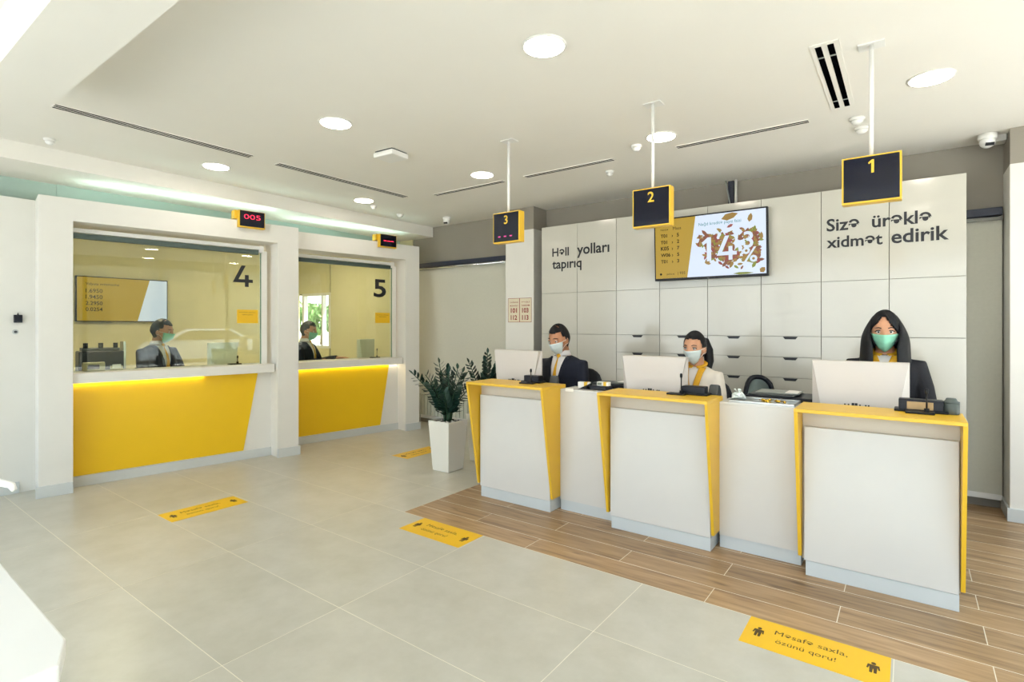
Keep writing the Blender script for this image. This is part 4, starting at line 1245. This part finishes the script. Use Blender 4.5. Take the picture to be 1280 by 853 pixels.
    for k in range(nv + 1):
        v = k / nv
        for i in range(nu + 1):
            u = -1 + 2 * i / nu
            ang = u * 1.12
            z = -.30 - .78 * v if abs(u) < .99 else -.30 - .78 * v
            zc = (-.10 + .05 * u * u) * (1 - v) + (-.98 + .22 * u * u) * v
            th = math.sqrt(max(.03, 1 - min(.97, abs(zc)) ** 2))
            d = Vector((th * math.sin(ang), -th * math.cos(ang), zc))
            p = headfn(d, 1.045, fem)
            bulge = .027 * math.exp(-(u / .36) ** 2) * (1 if v < .4 else .5 + .5 * math.cos(PI * (v - .4) / .6))
            p.y -= bulge + .0022 * math.sin(v * PI * 6)
            vs.append(p)
    for k in range(nv):
        for i in range(nu):
            q = k * (nu + 1) + i
            fs.append((q, q + nu + 1, q + nu + 2, q + 1))
    mo = obj('mask', MB().add(vs, fs, HM), mask, t, smooth=True)
    mo.modifiers.new('thick', 'SOLIDIFY').thickness = .003
    lo = MB()
    for sx in (-1, 1):
        e1 = vs[nu if sx > 0 else 0]; e2 = vs[nv * (nu + 1) + (nu if sx > 0 else 0)]
        for e_ in (e1, vs[(nv - 3) * (nu + 1) + (nu if sx > 0 else 0)]):
            lo.tube([e_, Vector((sx * .076, -.02, e_.z * .5 + .0)), Vector((sx * .082, .012, .008 if e_ is e1 else -.03))], .0016, 6, M=HM)
    obj('ear_loops', lo, PAPER, mo, smooth=True)
    # ---- hair
    hm, style = hair
    def cap(grow, test, thick):
        vs = []; fs = []
        n_, m_ = 76, 52
        idx = {}
        def P(i, k):
            th = PI * k / m_; a = 2 * PI * i / n_
            return Vector((math.sin(th) * math.cos(a), math.sin(th) * math.sin(a), math.cos(th)))
        def vid(i, k):
            i %= n_
            if k == 0: i = 0
            key = (i, k)
            if key not in idx:
                d = P(i, k); p = headfn(d, grow, fem)
                jit = .0015 * math.sin(i * 2.1 + k * 1.3)
                idx[key] = len(vs); vs.append(p + d * jit)
            return idx[key]
        for k in range(m_):
            for i in range(n_):
                th = PI * (k + .5) / m_; a = 2 * PI * (i + .5) / n_
                d = Vector((math.sin(th) * math.cos(a), math.sin(th) * math.sin(a), math.cos(th)))
                if test(d):
                    q = [vid(i, k), vid(i, k + 1), vid(i + 1, k + 1), vid(i + 1, k)]
                    q2 = []
                    for z in q:
                        if z not in q2: q2.append(z)
                    if len(q2) > 2: fs.append(q2)
        o = obj('hair', MB().add(vs, fs, HM), hm, t, smooth=True)
        q = o.modifiers.new('thick', 'SOLIDIFY'); q.thickness = thick; q.offset = -1
        return o
    if style == 'short':
        cap(1.075, lambda d: (d.z > .50 + .1 * abs(d.x)) if d.y < -.35 else (d.z > (.25 if d.y < -.12 else (-.25 if abs(d.x) > .8 and d.y < .12 else -.35 - .35 * max(0, d.y))) and (d.y > -.2 or abs(d.x) > .5)), .012)
    elif style == 'pony':
        cap(1.08, lambda d: (d.z > .5 + .12 * (1 - abs(d.x))) if d.y < -.35 else d.z > (.05 if d.y < .0 else -.45), .012)
        pt = MB().tube([(.0, .095, .055), (.018, .135, .04), (.04, .14, -.03), (.055, .12, -.11), (.055, .10, -.165), (.05, .09, -.2)], [.024, .034, .038, .034, .024, .008], 12, M=HM)
        obj('ponytail', pt, hm, t, smooth=True)
        obj('hair_band', MB().tube([(.002, .1, .055), (.012, .118, .05)], .027, 12, M=HM), BLACK, t, smooth=True)
    elif style == 'long':
        cap(1.13, lambda d: (d.z > .76 - .95 * max(0, abs(d.x + .1) - .12)) if d.y < -.42 else d.z > -.6, .016)
        # long fall of hair: from temple round the back to the other temple, down over the shoulders
        vs = []; fs = []
        na, nz = 30, 18
        for k in range(nz + 1):
            v = k / nz
            open_ = 1.15 - .62 * min(1, v / .45) if v < .45 else .53
            for i in range(na + 1):
                g = -PI / 2 + open_ + (2 * PI - 2 * open_) * i / na
                z = .10 - .415 * v
                e_ = min(1, v / .3)
                e_ = math.sin(min(1, v / .42) * PI / 2)
                rx = .040 + .062 * e_ + .016 * v; ry = .062 + .050 * e_ + .010 * v
                x = rx * math.cos(g); y = .008 + ry * math.sin(g)
                if v > .4 and y < .02: y -= .05 * (v - .4)
                x *= 1 + .035 * math.sin(i * 1.9 + k * .35) * v
                y += .004 * math.sin(i * 2.7 + k * .2)
                z -= .022 * math.sin(i * 1.7) * v * v
                vs.append((x, y, z))
        for k in range(nz):
            for i in range(na):
                q = k * (na + 1) + i
                fs.append((q, q + 1, q + na + 2, q + na + 1))
        o = obj('long_hair', MB().add(vs, fs, HM), hm, t, smooth=True)
        q = o.modifiers.new('thick', 'SOLIDIFY'); q.thickness = .022; q.offset = -1
        bv = o.modifiers.new('sub', 'SUBSURF'); bv.levels = 1; bv.render_levels = 1
    return t

person((-2.66, 4.42, 0), 0, .575, 'man in navy suit, yellow tie and pale blue mask seated at counter 3', SKIN1, SUIT, (HAIRB, 'short'), MASKW, s=1.06, yaw=-.12, pitch=.22, wide=1.14, hands=((-.16, -.33, .29), (.15, -.33, .29)))
person((-1.40, 4.45, 0), 0, .56, 'woman with ponytail in cream jacket, white mask and yellow scarf at counter 2', SKIN2, BLOUSE, (HAIRB, 'pony'), MASKW, s=1.0, fem=True, yaw=-.12, pitch=.06, neckwear='scarf_v', wide=.95, hands=((-.16, -.33, .3), (.15, -.33, .3)), trousers=SUITB)
person((-.133, 4.57, 0), 0, .676, 'long haired woman in black jacket, mint mask and yellow scarf at counter 1', SKIN2, SUITB, (HAIRB, 'long'), MASKG, s=1.03, fem=True, yaw=.03, pitch=.03, neckwear='scarf', wide=1.08, hands=((-.16, -.33, .27), (.15, -.33, .27)))
person((-6.98, 2.56, 0), PI / 2 + .35, .65, 'greying man in dark suit with mint mask behind the nearer booth glass', SKIN2, SUIT, (HAIRG, 'short'), MASKG, s=1.04, yaw=.45, pitch=.12, wide=1.08, hands=((-.16, -.33, .32), (.25, -.36, .32)))
person((-7.0, 4.46, 0), math.radians(118), .64, 'man in dark suit and mint mask in profile behind the farther booth glass', SKIN2, SUIT, (HAIRG, 'short'), MASKG, s=1.04, yaw=.1, pitch=.12, wide=1.05, hands=((-.13, -.36, .35), (.16, -.42, .37)))
chair(-2.60, 4.52, .12, .565, 'dark chair of the man in the navy suit', .40, bw_=.235)
chair(-1.34, 4.55, .25, .55, 'dark chair of the ponytailed woman', .38)
chair(-.08, 4.68, .15, .666, 'dark chair of the long haired woman', .42, bw_=.23)
chair(-.98, 5.06, .5, .46, 'empty dark chair with grey mesh back beside the wide printer', .46, True, .14)
chair(-7.08, 2.56, PI / 2, .61, 'dark chair of the teller behind the nearer booth glass', .3)
chair(-7.1, 4.42, math.radians(118), .6, 'dark chair of the teller behind the farther booth glass', .3)

# ------------------------------------------------------------------ office behind the booths
for o_, L, lb in ((O4, 2.0, 'teller desk behind the glass of the nearer left booth'), (O5, 1.6, 'teller desk behind the glass of the farther booth by the blind')):
    t = thing('teller_desk', lb, 'desk', o_, ANG)
    obj('desk_top', MB().box(.24, L - .02, .43, .74, .84, .87), WHITE, t)
    for u in (.25, L - .05): obj('leg_panel', MB().box(u, u + .02, .43, .72, 0, .84), GREYM, t)
otv = thing('television', 'wall television with yellow exchange rate table inside the office behind booth 4', 'television', (-9.41, 3.0, 1.875), PI / 2)
obj('case', MB().box(-.58, .58, -.02, .03, -.325, .325), BLACK, otv, bevel=.004)
obj('screen_panel', MB().box(-.567, .567, -.0215, -.02, -.312, .312), SCRW, otv)
obj('screen_field', MB().prism([(-.567, -.312), (.17, -.312), (.33, .312), (-.567, .312)], -.0222, -.0215, 'y'), SCRY, otv)
for k, s_ in enumerate(('Valyuta məzənnəsi', '1.6950', '1.9450', '2.2950', '0.0254')):
    obj('screen_text', text_mb(s_, width=.4 if k == 0 else .2, x0=-.47, z0=.2 if k == 0 else .18 - .088 * k, bold=.01, depth=.0004), SCRD, otv, loc=(0, -.0224, 0))
for (u, v, o_, lb) in ((1.62, .52, O4, 'pale monitor behind the glass of the nearer booth with the large printer'), (1.38, .55, O5, 'pale monitor behind the glass of the farther booth by the blind')):
    p = bp(o_, u, -v, .87)
    monitor(p, ANG + (0.1 if o_ is O4 else .5), lb, W=.16 if o_ is O4 else .2, zt=.43, zb=.1, m=mat('pale_monitor', '#d9dac6', .5, var=.01), ports=False, group='pale monitors behind the glass')
for (u, o_, lb, z_) in ((1.67, O4, 'gooseneck microphone on the shelf of the nearer left booth', 1.058), (1.37, O5, 'gooseneck microphone on the shelf of the farther booth by the blind', 1.04)):
    microphone(bp(o_, u, -.29, z_), ANG, lb, .1 if o_ is O4 else .13)
t = thing('laser_printer', 'large dark printer behind the left end of the glass of booth 4', 'printer', bp(O4, .52, -.585, .87), ANG)
obj('printer_body', MB().box(-.2, .16, -.13, .13, 0, .37), NAVYB, t, bevel=.012)
obj('top_tray', MB().box(-.17, .13, -.1, .1, .37, .4), DGREY, t, bevel=.005)
for x in (-.14, -.02, .1): obj('knob', MB().cyl((x, -.06), .02, .4, .45, 12), BLACK, t)
obj('side_rail', MB().box(.16, .18, -.1, .1, .0, .46), STEEL, t)
t = thing('counting_device', 'tan counting device with a red display behind the glass of booth 4', 'device', bp(O4, .42, -.345, 1.058), ANG)
obj('device_body', MB().prism([(-.05, 0), (.05, 0), (.05, .05), (-.02, .085), (-.05, .08)], -.085, .085, 'x'), TAN, t, bevel=.006)
obj('device_display', MB().box(-.05, .04, -.053, -.0495, .02, .06), mat('dark_red_display', '#3d1a1c', .3), t)
t = thing('card_holder', 'small tan card holder beside the counting device in booth 4', 'holder', bp(O4, .6, -.33, 1.058), ANG)
obj('holder_body', MB().box(-.05, .05, -.02, .02, 0, .018).box(-.05, .05, .0, .02, .018, .04), TAN, t, bevel=.002)
obj('card', MB().box(-.035, .035, -.004, -.002, .018, .055), PAPER, t)

# ------------------------------------------------------------------ planters with zamioculcas
def planter(loc, rz, label, h, stems, seed):
    t = thing('potted_plant', label, 'plant', loc, rz, 'dark leaved plants in tall white pots')
    pot = MB()
    def sq(r, z): return [(-r, -r, z), (r, -r, z), (r, r, z), (-r, r, z)]
    rings = [sq(.112, 0), sq(.145, h), sq(.132, h), sq(.125, h - .05)]
    vs = [p for r_ in rings for p in r_]
    fs = [(0, 3, 2, 1)]
    for k in range(3):
        for i in range(4):
            a, b = k * 4 + i, k * 4 + (i + 1) % 4
            fs.append((a, b, b + 4, a + 4))
    fs.append((12, 13, 14, 15))
    obj('pot', pot.add(vs, fs), POTW, t, bevel=.008)
    obj('soil', MB().box(-.123, .123, -.123, .123, h - .05, h - .014), SOIL, t)
    rnd = random.Random(seed)
    pb = MB()
    for k in range(26):
        x, y = rnd.uniform(-.11, .11), rnd.uniform(-.11, .11)
        pb.sphere((x, y, h - .012), (rnd.uniform(.009, .015), rnd.uniform(.009, .014), .008), 7, 5)
    obj('pebbles', pb, PEBB, t, smooth=True)['kind'] = 'stuff'
    # one leaf mesh shared by all leaves
    lf = MB()
    N = 5
    prof = [(0, .0), (.25, .75), (.55, 1.0), (.8, .62), (1.0, 0.02)]
    vs = []; fs = []
    for k, (u, w0) in enumerate(prof):
        vs += [(u, -w0 * .27, .04 * math.sin(u * PI) + .03 * w0), (u, 0, .02 * math.sin(u * PI)), (u, w0 * .27, .04 * math.sin(u * PI) + .03 * w0)]
    for k in range(N - 1):
        for i in range(2):
            q = k * 3 + i
            fs.append((q, q + 3, q + 4, q + 1))
    leafme = lf.add(vs, fs).mesh('leaf', True, LEAF)
    for st in stems:
        (dx, dy, H, n_) = st
        base = Vector((dx * .12 + rnd.uniform(-.03, .03), dy * .12 + rnd.uniform(-.03, .03), h - .02))
        P = []
        for k in range(9):
            u = k / 8
            P.append(base + Vector((dx * u ** 1.5, dy * u ** 1.5, H * (u - .12 * (abs(dx) + abs(dy)) * u * u))))
        so_ = obj('stem', MB().tube(P, [.011 - .0009 * k for k in range(9)], 7), STEM, t, smooth=True)
        for k in range(n_):
            u = .24 + .76 * (k // 2 + (.5 if k % 2 else 0)) / (n_ / 2)
            u = min(u, .995)
            f = u * 8; i0 = min(int(f), 7); p = P[i0].lerp(P[i0 + 1], f - i0)
            tan = (P[i0 + 1] - P[i0]).normalized()
            sd = tan.cross(Vector((math.cos(seed * 1.7 + dx * 23 + dy * 11), math.sin(seed * 1.7 + dx * 23 + dy * 11), .1))).normalized() * (1 if k % 2 else -1)
            dirv = (sd * 1.0 + tan * .75 + Vector((rnd.uniform(-.2, .2), rnd.uniform(-.2, .2), rnd.uniform(-.1, .15)))).normalized()
            if u > .97: dirv = tan
            up = tan.cross(dirv).cross(dirv) * -1
            X = dirv; Yv = X.cross(tan); Yv = Yv.normalized() if Yv.length > .01 else Vector((1, 0, 0)); Z = X.cross(Yv)
            Ls = (.124 - .05 * u) * rnd.uniform(.9, 1.12)
            M = Matrix(((X.x, Yv.x, Z.x, p.x), (X.y, Yv.y, Z.y, p.y), (X.z, Yv.z, Z.z, p.z), (0, 0, 0, 1))) @ Matrix.Scale(Ls, 4)
            lo_ = bpy.data.objects.new('leaf', leafme); COL.objects.link(lo_); lo_.parent = so_
            lo_.matrix_local = M
    return t
planter((-3.851, 4.092, 0), 0, 'leafy dark plant in tall white pot, the nearer one, left of counter 3', .515,
        [(-.37, -.12, .52, 26), (-.1, .0, .62, 28), (.06, -.1, .52, 26), (.16, .04, .54, 26), (-.2, .1, .5, 22), (.06, .16, .48, 22), (-.08, -.16, .42, 24), (.2, -.1, .42, 22), (-.02, .04, .52, 26), (-.3, .02, .36, 22), (.12, -.18, .36, 20), (.24, .08, .4, 20), (-.22, -.1, .5, 24), (.14, -.02, .58, 26), (-.12, .14, .56, 24), (.0, -.2, .46, 22)], 3)
planter((-3.80, 4.62, 0), 0, 'second dark plant in white pot behind the nearer one', .52,
        [(-.18, -.05, .60, 26), (.0, .02, .70, 28), (.2, -.02, .64, 26), (.28, .1, .6, 24), (.1, .12, .58, 24), (.14, -.12, .46, 22), (.3, -.1, .5, 22), (.2, .2, .56, 22), (-.1, .15, .5, 20), (.06, -.06, .62, 26), (.34, .02, .56, 24), (.16, .06, .68, 26)], 11)

# ------------------------------------------------------------------ white stand with sanitizer at lower left
t = thing('white_stand', 'white high table with cut corner at the lower left edge', 'table', (-1.9, 0.0, 0))
poly = [(-.75, .325), (.62, .315), (.713, .283), (.713, -.25), (.62, -.35), (-.75, -.35)]
obj('table_top', MB().prism(poly, .865, .9, 'z'), WHITEP, t, bevel=.004)
obj('column', MB().box(-.25, .1, -.12, .12, .03, .865), WHITEP, t, bevel=.01)
obj('foot', MB().box(-.45, .3, -.25, .25, 0, .03), WHITEP, t, bevel=.006)
t = thing('sanitizer_bottle', 'white pump bottle with pale blue label on the white table at the left edge', 'bottle', (-1.865, .26, .9))
obj('bottle_body', MB().lathe([(.03, 0), (.034, .006), (.034, .12), (.02, .145), (.014, .15), (.014, .165)], 24), WHITEP, t, smooth=True)
obj('label_band', MB().lathe([(.0345, .025), (.0347, .03), (.0347, .1), (.0345, .105)], 24), mat('pale_blue_label', '#a8d4ea', .5), t, smooth=True)
obj('pump', MB().tube([(0, 0, .165), (0, 0, .205), (.01, .005, .213), (.1, .045, .213), (.135, .062, .208), (.142, .066, .196)], [.008, .008, .009, .009, .008, .006], 10), WHITEP, t, smooth=True)
